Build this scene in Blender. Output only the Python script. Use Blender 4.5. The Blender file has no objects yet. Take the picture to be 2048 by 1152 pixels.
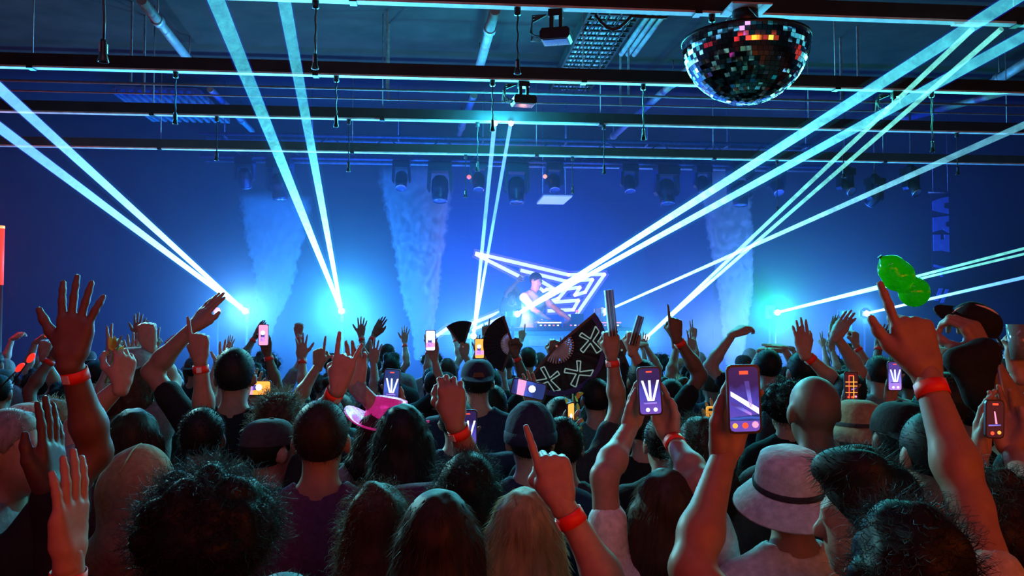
import bpy, bmesh, math, random
import numpy as np
from mathutils import Vector, Matrix
random.seed(7); RNG = np.random.default_rng(7)
sc = bpy.context.scene
COL = sc.collection
PI = math.pi

# ------------------------------------------------------------------ camera
F = 1700.0                                   # focal length in pixels of the 2048 px frame
CAMZ = 2.1
cam_d = bpy.data.cameras.new('camera'); cam = bpy.data.objects.new('camera', cam_d); COL.objects.link(cam)
cam_d.sensor_width = 36.0; cam_d.lens = 36.0*F/2048.0; cam_d.clip_start = 0.05; cam_d.clip_end = 100
YAW, PITCH = math.radians(5.4), math.atan(64/F)
cam.location = (0, 0, CAMZ); cam.rotation_euler = (PI/2+PITCH, 0, -YAW)
sc.camera = cam
_R = np.array(Matrix.Rotation(-YAW, 3, 'Z') @ Matrix.Rotation(PI/2+PITCH, 3, 'X'))
def ray(px, py):
    return _R @ np.array([(px-1024)/F, -(py-576)/F, -1.0])
def at(px, py, d):                           # a point of the place seen at that pixel, d metres ahead
    return Vector((np.array([0, 0, CAMZ]) + ray(px, py)*d).tolist())
def at_y(px, py, Y):
    r = ray(px, py); return Vector((r*(Y/r[1]) + np.array([0, 0, CAMZ])).tolist())
def at_z(px, py, z):
    r = ray(px, py); return Vector((r*((z-CAMZ)/r[2]) + np.array([0, 0, CAMZ])).tolist())
def pix(p):
    v = _R.T @ (np.array(p) - np.array([0, 0, CAMZ])); return (1024 - F*v[0]/v[2], 576 + F*v[1]/v[2], -v[2])

# ------------------------------------------------------------------ exposure, world haze
vs = sc.view_settings; vs.view_transform = 'Standard'; vs.look = 'None'; vs.gamma = 1.0; vs.exposure = 0.0; vs.use_curve_mapping = False
sc.display_settings.display_device = 'sRGB'
w = bpy.data.worlds.new('club_air'); sc.world = w; w.use_nodes = True
nt = w.node_tree; nt.nodes.clear()
wo = nt.nodes.new('ShaderNodeOutputWorld'); bg = nt.nodes.new('ShaderNodeBackground'); bg.inputs['Color'].default_value = (0, 0, 0, 1)
nt.links.new(bg.outputs[0], wo.inputs['Surface'])
cy = sc.cycles
cy.max_bounces = 4; cy.diffuse_bounces = 1; cy.glossy_bounces = 2; cy.transmission_bounces = 3; cy.transparent_max_bounces = 24; cy.volume_bounces = 0
cy.adaptive_threshold = .035; cy.volume_step_rate = 1.0; cy.volume_max_steps = 256
cy.sample_clamp_indirect = 3.0; cy.sample_clamp_direct = 0.0
cy.caustics_reflective = False; cy.caustics_refractive = False
cy.use_denoising = True; cy.sample_clamp_direct = 12.0

# ------------------------------------------------------------------ lamps of the club
def lamp(name, typ, loc, power, color, radius=0.05, size=None, size_y=None, aim=None, spread=None, spot=None, blend=0.6, vol=1.0):
    d = bpy.data.lights.new(name, typ); d.energy = power; d.color = color
    o = bpy.data.objects.new(name, d); COL.objects.link(o); o.location = loc
    if typ == 'AREA':
        d.shape = 'RECTANGLE'; d.size = size; d.size_y = size_y or size
        if spread: d.spread = math.radians(spread)
    else:
        d.shadow_soft_size = radius
    if typ == 'SPOT': d.spot_size = math.radians(spot); d.spot_blend = blend
    if aim is not None:
        o.rotation_euler = (Vector(aim)-Vector(loc)).to_track_quat('-Z', 'Y').to_euler()
    return o
CYAN, BLUE, TEAL = (0.10, 0.62, 1.0), (0.02, 0.16, 1.0), (0.03, 0.85, 0.70)
# laser apertures: (pixel x, pixel y, depth, power, colour)
YL = 12.1                                      # all projectors stand along one line across the stage
def dep(x, y, Y): return pix(at_y(x, y, Y))[2]
SRC = {k: (x, y, dep(x, y, YL), p, c) for k, (x, y, p, c) in {
    'a': (490, 622, 350, (0.14, 0.50, 1.0)), 'b': (683, 622, 490, (0.10, 0.70, 0.95)), 'c': (947, 672, 100, (0.10, 0.55, 1.0)), 'd': (1035, 628, 85, (0.12, 0.62, 1.0)),
    'e': (1293, 675, 60, (0.08, 0.80, 0.75)), 'f': (1212, 622, 20, (0.03, 0.40, 1.0)), 'g': (1555, 625, 210, (0.02, 0.95, 0.26)), 'h': (1733, 627, 95, (0.08, 0.45, 1.0))}.items()}
for k, (x, y, d, p, c) in SRC.items():
    q = at(x, y, d-0.38); lamp('laser_aperture_light', 'POINT', q, p, c, 0.04)
# spots added at the lasers to brighten the haze along their beams
for k, ex, ey, ed, pw_, an in (('a', 0, 215, 5.1, 1500, 44), ('b', 500, 0, 5.7, 1400, 44), ('c', 1005, 249, 9.4, 260, 36), ('d', 2048, 30, 5.5, 300, 36), ('g', 2048, 500, 6.6, 700, 50), ('h', 2048, 555, 6.6, 420, 50)):
    x, y, d, p, c = SRC[k]; q = at(x, y, d-0.38); lamp('laser_haze_spot', 'SPOT', q, pw_, c, 0.04, aim=at(ex, ey, ed), spot=an, blend=1.0)
for (x, y) in ((990, 247), (1022, 247)):
    lamp('laser_hit_light', 'POINT', at(x, y, 9.35)+Vector((0, -0.06, -0.06)), 85, (0.03, 0.70, 1.0), 0.03)
# washes and spots added short of the haze to rim the crowd; no fixtures
lamp('rim_fill_wash', 'AREA', (-3.0, 8.2, 4.2), 55, (0.03, 0.40, 1.0), size=3.0, size_y=0.3, aim=(-2.0, 3.4, 1.5), spread=120)
lamp('rim_fill_wash', 'AREA', (1.0, 8.2, 4.2), 120, (0.06, 0.75, 0.9), size=4.0, size_y=0.3, aim=(0.6, 3.2, 1.5), spread=120)
lamp('rim_fill_wash', 'AREA', (4.6, 8.2, 4.2), 60, (0.06, 0.85, 0.70), size=3.0, size_y=0.3, aim=(2.2, 2.8, 1.5), spread=120)
lamp('rim_fill_spot', 'SPOT', (-3.4, 8.25, 4.2), 1500, (0.35, 0.95, 0.90), 0.12, aim=(1.3, 2.2, 1.75), spot=42, blend=.9)
lamp('rim_fill_spot', 'SPOT', (0.6, 8.25, 4.2), 420, (0.25, 0.90, 0.85), 0.12, aim=(-0.4, 2.9, 1.7), spot=56, blend=.9)
lamp('rim_fill_spot', 'SPOT', (3.6, 8.25, 4.2), 260, (0.20, 0.55, 1.0), 0.12, aim=(-1.2, 3.2, 1.7), spot=46, blend=.9)
lamp('truss_wash', 'AREA', (0.4, 11.0, 4.15), 16, (0.03, 0.40, 1.0), size=8.0, size_y=0.4, aim=(1.0, 6.5, 1.2), spread=130)
# blue wash over the stage from behind the truss
lamp('stage_wash', 'AREA', (1.2, 14.9, 4.9), 40, (0.002, 0.05, 1.0), size=7.0, size_y=0.5, aim=(1.2, 13.4, 1.0))
lamp('stage_wash', 'AREA', (-4.5, 14.9, 4.9), 85, (0.002, 0.30, 1.0), size=5.0, size_y=0.5, aim=(-5.0, 12.0, 1.0))
lamp('booth_lamp', 'POINT', at_y(1046, 592, 13.35), 60, (1.0, 0.25, 0.10), 0.06)
lamp('truss_fill', 'AREA', (1.4, 12.1, 3.95), 8, (0.12, 0.14, 1.0), size=8.0, size_y=0.08, aim=(1.4, 12.5, 4.6), spread=90)  # added light from below that tints the truss tubes blue
for (x, pw_, c) in ((545, 60, (0.08, 0.42, 1.0)), (838, 240, (0.09, 0.33, 1.0)), (1465, 400, (0.20, 0.32, 1.0))):
    for sd in (-1, 1):
        q = at_y(x, 560, 13.2); lamp('plume_fill', 'POINT', (q.x+.6*sd, q.y-.8, 1.9), pw_, c, 0.08)  # added point lights that brighten the plumes from beside
lamp('ceiling_fill', 'AREA', (1.2, 8.3, 3.7), 10, (0.10, 0.75, 0.85), size=3.0, size_y=.3, aim=(1.5, 6.4, 5.2), spread=140)  # added lamp that brightens the cable tray and ceiling
# unseen coloured panels added behind the camera for warm fill and ball reflections
for (x, z, p, c, sx) in ((-3.6, 2.5, 4.0, (1.0, 0.03, 0.05), 1.6), (-1.7, 2.6, 8.5, (1.0, 0.03, 0.03), 1.6), (0.2, 2.6, 6, (1.0, 0.08, 0.04), 1.2), (1.8, 2.5, 27, (1.0, 0.17, 0.010), 1.4),
                         (3.4, 2.6, 22, (1.0, 0.11, 0.010), 1.4), (4.9, 2.5, 2.5, (0.8, 0.9, 0.1), 0.6), (-0.7, 3.1, 2.5, (0.6, 0.2, 1.0), 0.6)):
    lamp('house_fill', 'AREA', (x, -1.7, z), p, c, size=sx, size_y=1.1, aim=(x*.5+.3, 2.6, 1.5))
for k in range(3):  # unseen red panels added for the mirror ball to reflect
    lamp('red_reflection_panel', 'AREA', (-9.3, 1.0+3.2*k, 2.6), 3.5, (1.0, 0.02, 0.04), size=3.0, size_y=1.1, aim=(0, 1.0+3.2*k, 2.6))
    lamp('red_reflection_panel', 'AREA', (12.1, 1.0+3.2*k, 2.6), 5, (1.0, 0.05, 0.02), size=3.0, size_y=1.1, aim=(0, 1.0+3.2*k, 2.6))
for k in range(5): lamp('red_reflection_panel', 'AREA', (-7+4*k, -5.8, 2.4), 9, (1.0, 0.05+.03*(k % 3), 0.03), size=3.2, size_y=2.2, aim=(-7+4*k, 0, 2.4))  # larger panels added along the rear, also for ball reflections
lamp('house_fill', 'AREA', (-0.5, 1.2, 4.6), 7, (0.70, 0.34, 0.80), size=3.0, size_y=0.6, aim=(-0.3, 4.6, 1.5), spread=120)  # added violet fill over the middle of the crowd
lamp('tube_glow', 'POINT', at(-30, 510, 9.2), 45, (1.0, 0.02, 0.05), 0.2)

# ------------------------------------------------------------------ helpers
def tag(o, label=None, cat=None, group=None, kind=None):
    if label: o['label'] = label
    if cat: o['category'] = cat
    if group: o['group'] = group
    if kind: o['kind'] = kind
    return o
_mats = {}
def mat(name, color=(.5, .5, .5), rough=.6, metal=0., em=None, estr=0., var=.25, scale=14., bump=0., spec=.5, trans=0., alpha=1., sheen=0., coat=0.):
    if name in _mats: return _mats[name]
    m = bpy.data.materials.new(name); m.use_nodes = True; n = m.node_tree.nodes; L = m.node_tree.links
    b = n['Principled BSDF']
    b.inputs['Roughness'].default_value = rough; b.inputs['Metallic'].default_value = metal
    b.inputs['Specular IOR Level'].default_value = spec
    if trans: b.inputs['Transmission Weight'].default_value = trans
    if coat: b.inputs['Coat Weight'].default_value = coat
    if sheen: b.inputs['Sheen Weight'].default_value = sheen; b.inputs['Sheen Roughness'].default_value = .4
    b.inputs['Alpha'].default_value = alpha
    c = (*color, 1)
    if var:
        t = n.new('ShaderNodeTexCoord'); nz = n.new('ShaderNodeTexNoise'); nz.inputs['Scale'].default_value = scale; nz.inputs['Detail'].default_value = 3
        r = n.new('ShaderNodeValToRGB'); r.color_ramp.elements[0].position = .3; r.color_ramp.elements[1].position = .75
        r.color_ramp.elements[0].color = (*[x*(1-var) for x in color], 1); r.color_ramp.elements[1].color = (*[min(1, x*(1+var)) for x in color], 1)
        L.new(t.outputs['Object'], nz.inputs['Vector']); L.new(nz.outputs['Fac'], r.inputs['Fac']); L.new(r.outputs['Color'], b.inputs['Base Color'])
        if bump:
            bp = n.new('ShaderNodeBump'); bp.inputs['Strength'].default_value = bump; bp.inputs['Distance'].default_value = .02
            L.new(nz.outputs['Fac'], bp.inputs['Height']); L.new(bp.outputs['Normal'], b.inputs['Normal'])
    else:
        b.inputs['Base Color'].default_value = c
    if em:
        b.inputs['Emission Color'].default_value = (*em, 1); b.inputs['Emission Strength'].default_value = estr
        m.cycles.emission_sampling = 'NONE' if estr < 50 else 'AUTO'
    _mats[name] = m; return m

class MB:
    """collects boxes, tubes, lathes and links them as ONE mesh object"""
    def __init__(s): s.v = []; s.f = []; s.sm = []
    def add(s, vs_, fs, smooth=False):
        n = len(s.v); s.v += [tuple(v) for v in vs_]; s.f += [tuple(i+n for i in f) for f in fs]; s.sm += [smooth]*len(fs); return s
    def box(s, c, size, M=None):
        hx, hy, hz_ = size[0]/2, size[1]/2, size[2]/2
        vs_ = [Vector((x, y, z)) for x in (-hx, hx) for y in (-hy, hy) for z in (-hz_, hz_)]
        if M is not None: vs_ = [M @ v for v in vs_]
        vs_ = [v+Vector(c) for v in vs_]
        return s.add(vs_, [(0, 1, 3, 2), (4, 6, 7, 5), (0, 4, 5, 1), (2, 3, 7, 6), (0, 2, 6, 4), (1, 5, 7, 3)])
    def tube(s, pts, r, n=8, caps=True, smooth=True, flat=1.0):
        pts = [Vector(p) for p in pts]; rs = r if isinstance(r, (list, tuple)) else [r]*len(pts)
        vs_ = []; up = None
        for i, p in enumerate(pts):
            t = (pts[min(i+1, len(pts)-1)]-pts[max(i-1, 0)]).normalized()
            if up is None: up = Vector((0, 0, 1)) if abs(t.z) < .9 else Vector((1, 0, 0))
            a = t.cross(up).normalized(); b = a.cross(t).normalized(); up = b
            for k in range(n):
                q = 2*PI*k/n; vs_.append(p + a*math.cos(q)*rs[i] + b*math.sin(q)*rs[i]*flat)
        fs = [(i*n+k, i*n+(k+1) % n, (i+1)*n+(k+1) % n, (i+1)*n+k) for i in range(len(pts)-1) for k in range(n)]
        s.add(vs_, fs, smooth)
        if caps:
            m = len(s.v)-len(vs_); L_ = (len(pts)-1)*n
            s.f += [tuple(m+k for k in range(n))[::-1], tuple(m+L_+k for k in range(n))]; s.sm += [False]*2
        return s
    def lathe(s, prof, n=16, M=None, smooth=True):
        vs_ = []
        for (r, z) in prof:
            for k in range(n): vs_.append(Vector((r*math.cos(2*PI*k/n), r*math.sin(2*PI*k/n), z)))
        if M is not None: vs_ = [M @ v for v in vs_]
        fs = [(i*n+k, i*n+(k+1) % n, (i+1)*n+(k+1) % n, (i+1)*n+k) for i in range(len(prof)-1) for k in range(n)]
        return s.add(vs_, fs, smooth)
    def prism(s, poly, y0, y1, M=None):           # polygon in local XZ, thick along local Y
        n = len(poly); vs_ = [Vector((x, y0, z)) for x, z in poly]+[Vector((x, y1, z)) for x, z in poly]
        if M is not None: vs_ = [M @ v for v in vs_]
        fs = [tuple(range(n)), tuple(range(2*n-1, n-1, -1))]+[(i, i+n, (i+1) % n+n, (i+1) % n) for i in range(n)]
        return s.add(vs_, fs)
    def build(s, name, m, parent=None, loc=None):
        me = bpy.data.meshes.new(name); me.from_pydata(s.v, [], s.f); me.polygons.foreach_set('use_smooth', s.sm)
        bm = bmesh.new(); bm.from_mesh(me); bmesh.ops.recalc_face_normals(bm, faces=bm.faces); bm.to_mesh(me); bm.free()
        me.materials.append(m); o = bpy.data.objects.new(name, me); COL.objects.link(o)
        if parent is not None: o.parent = parent
        if loc is not None: o.location = loc
        return o
def empty(name, loc=(0, 0, 0), rot=(0, 0, 0), label=None, cat=None, group=None):
    o = bpy.data.objects.new(name, None); COL.objects.link(o); o.location = loc; o.rotation_euler = rot; o.empty_display_size = .1
    return tag(o, label, cat, group)
def copy_tree(o, parent=None):
    c = o.copy(); COL.objects.link(c); c.parent = parent
    for ch in list(o.children): copy_tree(ch, c)
    return c
def rot_to(dirv, up=(0, 0, 1)):                    # matrix whose Z axis is dirv
    z = Vector(dirv).normalized(); u = Vector(up)
    if abs(z.dot(u)) > .98: u = Vector((0, 1, 0))
    x = u.cross(z).normalized(); y = z.cross(x)
    return Matrix((x, y, z)).transposed()
# ------------------------------------------------------------------ the room
M_black = mat('black_paint', (.018, .018, .02), .55, var=.4, scale=6)
M_ceil = mat('ceiling_deck', (.022, .017, .017), .9, var=.5, scale=3)
M_wall = mat('dark_wall', (.02, .02, .022), .8, var=.4, scale=2)
M_floor = mat('dark_floor', (.04, .035, .035), .5, var=.4, scale=3)
M_steel = mat('galvanised_steel', (.45, .48, .50), .45, .6, var=.3, scale=25)
M_rail = mat('rail_lit_face', (.80, .83, .85), .5, .0, var=.3, scale=9)  # underside colour paled to carry light from below
M_pipe = mat('painted_pipe', (.34, .36, .38), .5, .2, var=.25, scale=9)
M_plastic = mat('black_plastic', (.02, .02, .022), .35, var=.3, scale=20)
M_cable = mat('black_cable', (.03, .03, .033), .4, var=.3, scale=30)
M_white = mat('white_paint', (.75, .76, .78), .5, var=.12, scale=12)
XL, XR, YB, YF, ZC = -9.6, 12.4, -6.0, 16.4, 5.5
def struct(name, c, size, m): return tag(MB().box(c, size).build(name, m), kind='structure')
struct('floor', ((XL+XR)/2, (YB+YF)/2, -.1), (XR-XL+.4, YF-YB+.4, .2), M_floor)
struct('ceiling', ((XL+XR)/2, (YB+YF)/2, ZC+.1), (XR-XL+.4, YF-YB+.4, .2), M_ceil)
struct('wall_left', (XL-.1, (YB+YF)/2, ZC/2), (.2, YF-YB, ZC), M_wall)
struct('wall_right', (XR+.1, (YB+YF)/2, ZC/2), (.2, YF-YB, ZC), M_wall)
struct('wall_front', ((XL+XR)/2, YF+.1, ZC/2), (XR-XL, .2, ZC), M_wall)
struct('wall_rear', ((XL+XR)/2, YB-.1, ZC/2), (XR-XL, .2, ZC), M_wall)

# stage and its fascia
t = empty('stage_platform', (1.5, 13.3, 0), label='low black stage platform behind the front row carrying the booth', cat='stage')
MB().box((0, 0, .42), (12.5, 5.9, .84)).build('riser', M_black, t)
MB().box((0, 0, .87), (12.6, 6.0, .06)).build('deck', M_black, t)

# suspended rails, each with its drop rods
ZR = 4.3
def y_of(py, px=1024, z=ZR): return at_z(px, py, z).y
RY = [y_of(17)-1.85, y_of(17), y_of(163), y_of(247), y_of(312)]
names_r = ['black lighting rail nearest the camera, hanging just above the frame', 'long black lighting rail with underside paled as if lit from below, above the mirror ball',
           'long black lighting rail with underside paled as if lit from below, second from the top of the view',
           'long black lighting rail struck by two laser dots', 'thin long lighting rail just in front of the stage truss']
for i, Y in enumerate(RY):
    t = empty('lighting_rail', (0, Y, ZR), label=names_r[i], cat='rail', group='suspended lighting rails')
    MB().box(((XL+XR)/2, 0, .075), (XR-XL-.4, .07, .11)).build('rail_channel', M_black, t)
    MB().box(((XL+XR)/2, 0, .012), (XR-XL-.4, .075, .016)).build('rail_underside', M_rail, t)
    for k in range(9):
        x = XL+1.2+k*2.45+(.5 if i % 2 else 0)
        MB().tube([(x, .02, .12), (x, .02, ZC-ZR)], .006, 6).build('drop_rod', M_steel, t)
        MB().box((x, 0, .02), (.05, .09, .05)).build('rail_clamp', M_plastic, t)
# thin conduits between the rails
for (y, px, lab) in ((186, 1024, 'thin grey conduit running under the ceiling behind the second rail'), (205, 1024, 'thin dark conduit just beyond the pale one')):
    z = 4.62; Y = y_of(y, px, z)
    t = empty('conduit', (0, Y, z), label=lab, cat='conduit')
    MB().tube([(XL+.2, 0, 0), (XR-.2, 0, 0)], .014 if y == 186 else .010, 8).build('conduit_run', M_pipe, t)
    for k in range(8):
        MB().box((XL+1+k*2.7, 0, .44), (.02, .02, .9)).build('conduit_hanger', M_steel, t)
# ceiling pipes running towards the stage, placed where the photograph shows them
def pipe(p0, p1, z, r, lab, joints=1, cat='pipe'):
    a, b = at_z(*p0, z), at_z(*p1, z)
    x = (a.x+b.x)/2
    t = empty('overhead_pipe', (x, a.y, z), label=lab, cat=cat)
    dx = (b.x-a.x)/2
    MB().tube([(-dx, 0, 0), (dx, b.y-a.y, 0)], r, 10).build('pipe_run', M_pipe, t)
    for k in range(joints+1):
        f = .25+.6*k/max(1, joints) if joints else .7
        q = Vector((-dx+2*dx*f, (b.y-a.y)*f, 0))
        MB().tube([q-Vector((0, .05, 0)), q+Vector((0, .05, 0))], r*1.25, 10).build('pipe_coupling', M_steel, t)
        MB().tube([q, q+Vector((0, 0, ZC-z+.02))], .008, 6).build('pipe_hanger', M_steel, t)
pipe((283, 0), (392, 138), 5.2, .050, 'pale ceiling pipe slanting across the dark ceiling at upper left')
pipe((420, 178), (505, 262), 5.2, .045, 'faint ceiling pipe beyond the second rail on the left', 0)
pipe((990, 20), (955, 150), 5.2, .055, 'pale ceiling pipe hanging between the first two rails in the middle')
pipe((948, 190), (915, 275), 5.2, .050, 'bluish ceiling pipe behind the two laser dots', 0)
pipe((1420, 100), (1205, 292), 5.2, .050, 'long pale ceiling pipe passing behind the mirror ball')
pipe((2060, 120), (1975, 172), 5.2, .060, 'grey ceiling pipe at upper right beside the laser beams', 0)
pipe((2055, 172), (1800, 240), 5.2, .050, 'thin pipe crossing behind the green beams on the right', 0)
# cable tray with a wire mesh bottom and conduits beside it
z = 5.15; a, b = at_z(1240, 12, z), at_z(1150, 165, z)
t = empty('cable_tray', a, label='wire mesh cable tray of pale cables under the ceiling, left of the mirror ball', cat='cable tray')
L_ = b.y-a.y+0.5; dx = (b.x-a.x)/(b.y-a.y)
def tp(x, y, zz): return Vector((x+dx*y, y, zz))
for s_ in (-1, 1):
    MB().prism([(s_*.26-.012, 0), (s_*.26+.012, 0), (s_*.26+.012, .12), (s_*.26-.012, .12)], -1.2, L_).build('tray_side', M_black, t)
for k in range(int((L_+1.2)/.16)):
    y = -1.2+k*.16; MB().box(tp(0, y, 0) - Vector((dx*y, 0, 0)), (.5, .028, .02)).build('tray_rung', M_black, t)
for k in range(4):
    x = -.18+.12*k; MB().box((x, (L_-1.2)/2, -.004), (.012, L_+1.2, .012)).build('tray_wire', M_black, t)
random.seed(3)
for k in range(11):
    x = -.22+.044*k
    MB().tube([(x+random.uniform(-.01, .01), -1.2+j*(L_+1.2)/8, .05+random.uniform(-.01, .012)) for j in range(9)], .017, 6).build('tray_cable', M_white if k % 3 else M_pipe, t)
for k in range(3):
    MB().tube([(.36+.075*k, -.2, .03), (.36+.075*k, L_-1.6, .03)], .028, 8).build('side_conduit', M_pipe, t)
MB().box((.48, -.22, .03), (.34, .14, .09)).build('junction_box', M_white, t)
t.rotation_euler = (0, 0, -math.atan(dx))
# slatted ceiling vent at upper left
z = 5.25; c = at_z(350, 215, z)
t = empty('vent_panel', c, label='slatted grey ceiling vent panel at upper left', cat='vent')
MB().box((0, 0, .05), (1.1, 1.7, .04)).build('vent_back', M_pipe, t)
for k in range(10): MB().box((-.5+.11*k, 0, 0), (.05, 1.7, .05)).build('vent_slat', M_pipe, t)
for s_ in (-.57, .57): MB().box((s_, 0, .01), (.05, 1.74, .07)).build('vent_frame', M_pipe, t)
# red lit tube at the left edge
c = at(1, 515, 9.2)
t = empty('red_light_tube', (c.x, c.y, 0), label='tall glowing red light tube at the left edge', cat='light tube')
MB().tube([(0, 0, 0.02), (0, 0, 2.48)], .03, 10).build('stand_pole', M_black, t)
MB().lathe([(.0, 0), (.2, 0), (.2, .025), (.03, .05), (0, .05)], 16).build('stand_base', M_black, t)
MB().tube([(0, 0, 2.48), (0, 0, 3.09)], .034, 12).build('glowing_tube', mat('red_tube', (.8, .02, .02), em=(1, .03, .02), estr=2.2, var=0), t)
MB().tube([(0, 0, 3.09), (0, 0, 3.12)], .036, 12).build('tube_cap', mat('amber_cap', (.9, .3, .1), em=(1, .3, .1), estr=2, var=0), t)

# drifting haze over the stage end of the room, thickest along the front of the stage
def haze_mat(n, d, ab=0):
    m = bpy.data.materials.new(n); m.use_nodes = True; N = m.node_tree.nodes; N.clear(); L = m.node_tree.links
    out = N.new('ShaderNodeOutputMaterial'); v = N.new('ShaderNodeVolumeScatter'); v.inputs['Density'].default_value = d
    if ab:
        a = N.new('ShaderNodeVolumeAbsorption'); a.inputs['Color'].default_value = (.1, .5, 1, 1); a.inputs['Density'].default_value = ab
        x = N.new('ShaderNodeAddShader'); L.new(v.outputs[0], x.inputs[0]); L.new(a.outputs[0], x.inputs[1]); L.new(x.outputs[0], out.inputs['Volume'])
    else: L.new(v.outputs[0], out.inputs['Volume'])
    return m
tag(MB().box(((XL+XR)/2, (8.4+YF)/2, ZC/2), (XR-XL-.02, YF-8.4-.02, ZC-.02)).build('haze', haze_mat('haze', .007)), 'thin drifting haze filling the stage end of the room', 'haze', kind='structure')
tag(MB().box(((XL+XR)/2, 12.0, ZC/2), (XR-XL-.04, .64, ZC-.04)).build('haze_bank', haze_mat('haze_bank', .21, 1.3)), 'thicker bank of haze around the lasers along the stage', 'haze', kind='structure')  # thin slab shaped to tighten laser halos; absorption tints their tails blue
# ------------------------------------------------------------------ hanging pendants: cone socket on a cord from a rail
M_chrome = mat('worn_chrome', (.6, .62, .64), .25, .9, var=.2, scale=30)
def pendant(px, py_top, py_bot, rail, side, lab):
    top = at_y(px, py_top, RY[rail]); bot = at_y(px, py_bot, RY[rail])
    t = empty('pendant_light', bot, label=lab, cat='pendant lamp', group='bare pendant sockets on cords')
    h = .105
    MB().lathe([(.0, h), (.012, h), (.014, h-.012), (.017, .035), (.026, .003), (.025, 0), (.020, .001), (.013, .035), (0, .04)], 14).build('socket_cone', M_plastic, t)
    for q in range(2):
        a = PI*q+.9; MB().box((.017*math.cos(a), .017*math.sin(a), .065), (.008, .008, .045)).build('socket_clip', M_chrome, t)
    zt = ZR-bot.z
    n = 10
    MB().tube([(.004*math.sin(k*1.7), .004*math.cos(k*2.1), h+(zt-h)*k/n) for k in range(n+1)], .006, 6).build('cord', M_cable, t)
    MB().lathe([(0, zt+.003), (.024, zt+.003), (.024, zt-.045), (0, zt-.05)], 12).build('ceiling_cap', M_plastic, t)
    return t
PEND = [(206, 90, 124, 0, 'pendant socket on a beaded cord at the upper left corner'),
        (630, 107, 138, 1, 'pendant socket hanging just right of the second steep laser beam at the top'),
        (1035, 117, 148, 1, 'pendant socket in the middle of the top, left of the ceiling projector unit'),
        (1425, 135, 168, 1, 'pendant socket dangling in front of the mirror ball'),
        (350, 224, 248, 2, 'pendant socket in front of the slatted ceiling vent'),
        (672, 228, 254, 2, 'pendant socket right of the steep laser beams, on the second rail'),
        (985, 236, 262, 2, 'pendant socket beside the left laser dot'),
        (1287, 256, 280, 2, 'pendant socket below the mirror ball to its left'),
        (1865, 282, 304, 2, 'pendant socket at right below the crossing green beams'),
        (433, 301, 321, 3, 'pendant socket in the dark blue haze at left, below the vent'),
        (697, 323, 343, 3, 'pendant socket right of the steep beams near the stage truss'),
        (955, 322, 342, 3, 'pendant socket just left of the two vertical laser beams'),
        (1208, 328, 348, 3, 'pendant socket right of the small round moving head near the centre'),
        (1687, 334, 355, 3, 'pendant socket behind the pair of green beams at right'),
        (1915, 332, 350, 3, 'pendant socket at far right near the thin rising beam'),
        (931, 379, 395, 4, 'small pendant socket left of the vertical beams over the stage'),
        (1145, 371, 387, 4, 'small pendant socket over the pale stage panel'),
        (1555, 408, 428, 4, 'pendant socket hanging low on the green beams at right')]
for p in PEND: pendant(p[0], p[1], p[2], p[3], 0, p[4])

# ------------------------------------------------------------------ flat black effect units clamped under the rails
def effect_unit(px, py, Y, lab, yaw):
    c = at_y(px, py, Y); t = empty('effect_projector', c, (0, 0, yaw), label=lab, cat='stage light')
    b = MB(); b.prism([(-.105, -.016), (-.095, -.036), (.095, -.036), (.108, -.016), (.108, .028), (.09, .045), (-.09, .045), (-.105, .02)], -.08, .08); b.build('housing', M_plastic, t)
    MB().box((0, 0, -.038), (.17, .13, .004)).build('bottom_glass', M_lens, t)
    hb = ZR-c.z
    MB().box((-.03, 0, (.045+hb)/2), (.030, .04, hb-.045)).build('hanging_bracket', M_black, t)
    MB().box((.035, 0, (.045+hb)/2), (.025, .035, hb-.045)).build('hanging_bracket', M_black, t)
    MB().box((0, 0, hb-.028), (.10, .08, .05)).build('rail_hook', M_plastic, t)
    for k in range(5):
        MB().tube([(-.10, -.05+.025*k, -.005), (-.14-.012*k, -.05+.025*k, 0.0), (-.18, -.03+.02*k, .03+.02*k), (-.17, 0, hb*.6+.012*k), (-.07, 0, hb-.03)], .0055, 6).build('power_cable', M_cable, t)
    return t
M_lens = mat('lens_glass', (.10, .14, .18), .08, .2, var=0, coat=.6)
effect_unit(1047, 203, RY[2], 'flat black effect projector hanging from the second rail above the two laser dots', .1)
effect_unit(1112, 74, RY[1], 'flat black effect projector with looped cables beside the cable tray', -.3)
effect_unit(1795, 220, RY[2], 'flat black effect projector on the rail where the right hand beams cross', -.2)
# black cable swagging below the first rail
q = [at_y(1190+k*12, 30+28*math.sin(PI*min(1, k/6))+.4*k, RY[1]-.06) for k in range(13)]
tag(MB().tube(q, .012, 8).build('hanging_cable', M_cable), 'black cable sagging below the top rail over the cable tray', 'cable')

# ------------------------------------------------------------------ half mirror ball
M_mirror = mat('mirror_tile', (.86, .88, .90), .04, 1., var=0)
BC = at(1491, 83, 6.0); BR = .440
t = empty('mirror_ball', BC, label='large half mirror ball of square tiles with red reflections, hanging at upper right', cat='mirror ball')
MB().lathe([(BR*.985*math.sin(a), -BR*.985*math.cos(a)) for a in np.linspace(0, PI/2, 18)]+[(BR*.9, .01), (0, .02)], 48).build('ball_shell', M_plastic, t)
MB().lathe([(BR*1.0, -.012), (BR*1.012, -.006), (BR*1.012, .012), (BR*.97, .012), (BR*.97, -.01)], 64).build('rim_ring', M_plastic, t)
MB().tube([(0, 0, .01), (0, 0, ZR-BC.z-.03)], .018, 10).build('drive_shaft', M_steel, t)
MB().lathe([(0, ZR-BC.z-.02), (.09, ZR-BC.z-.02), (.09, .11), (0, .10)], 20).build('motor_housing', M_plastic, t)
MB().box((0, -.02, ZR-BC.z-.012), (.29, .24, .012)).build('mounting_plate', M_white, t)
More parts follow.
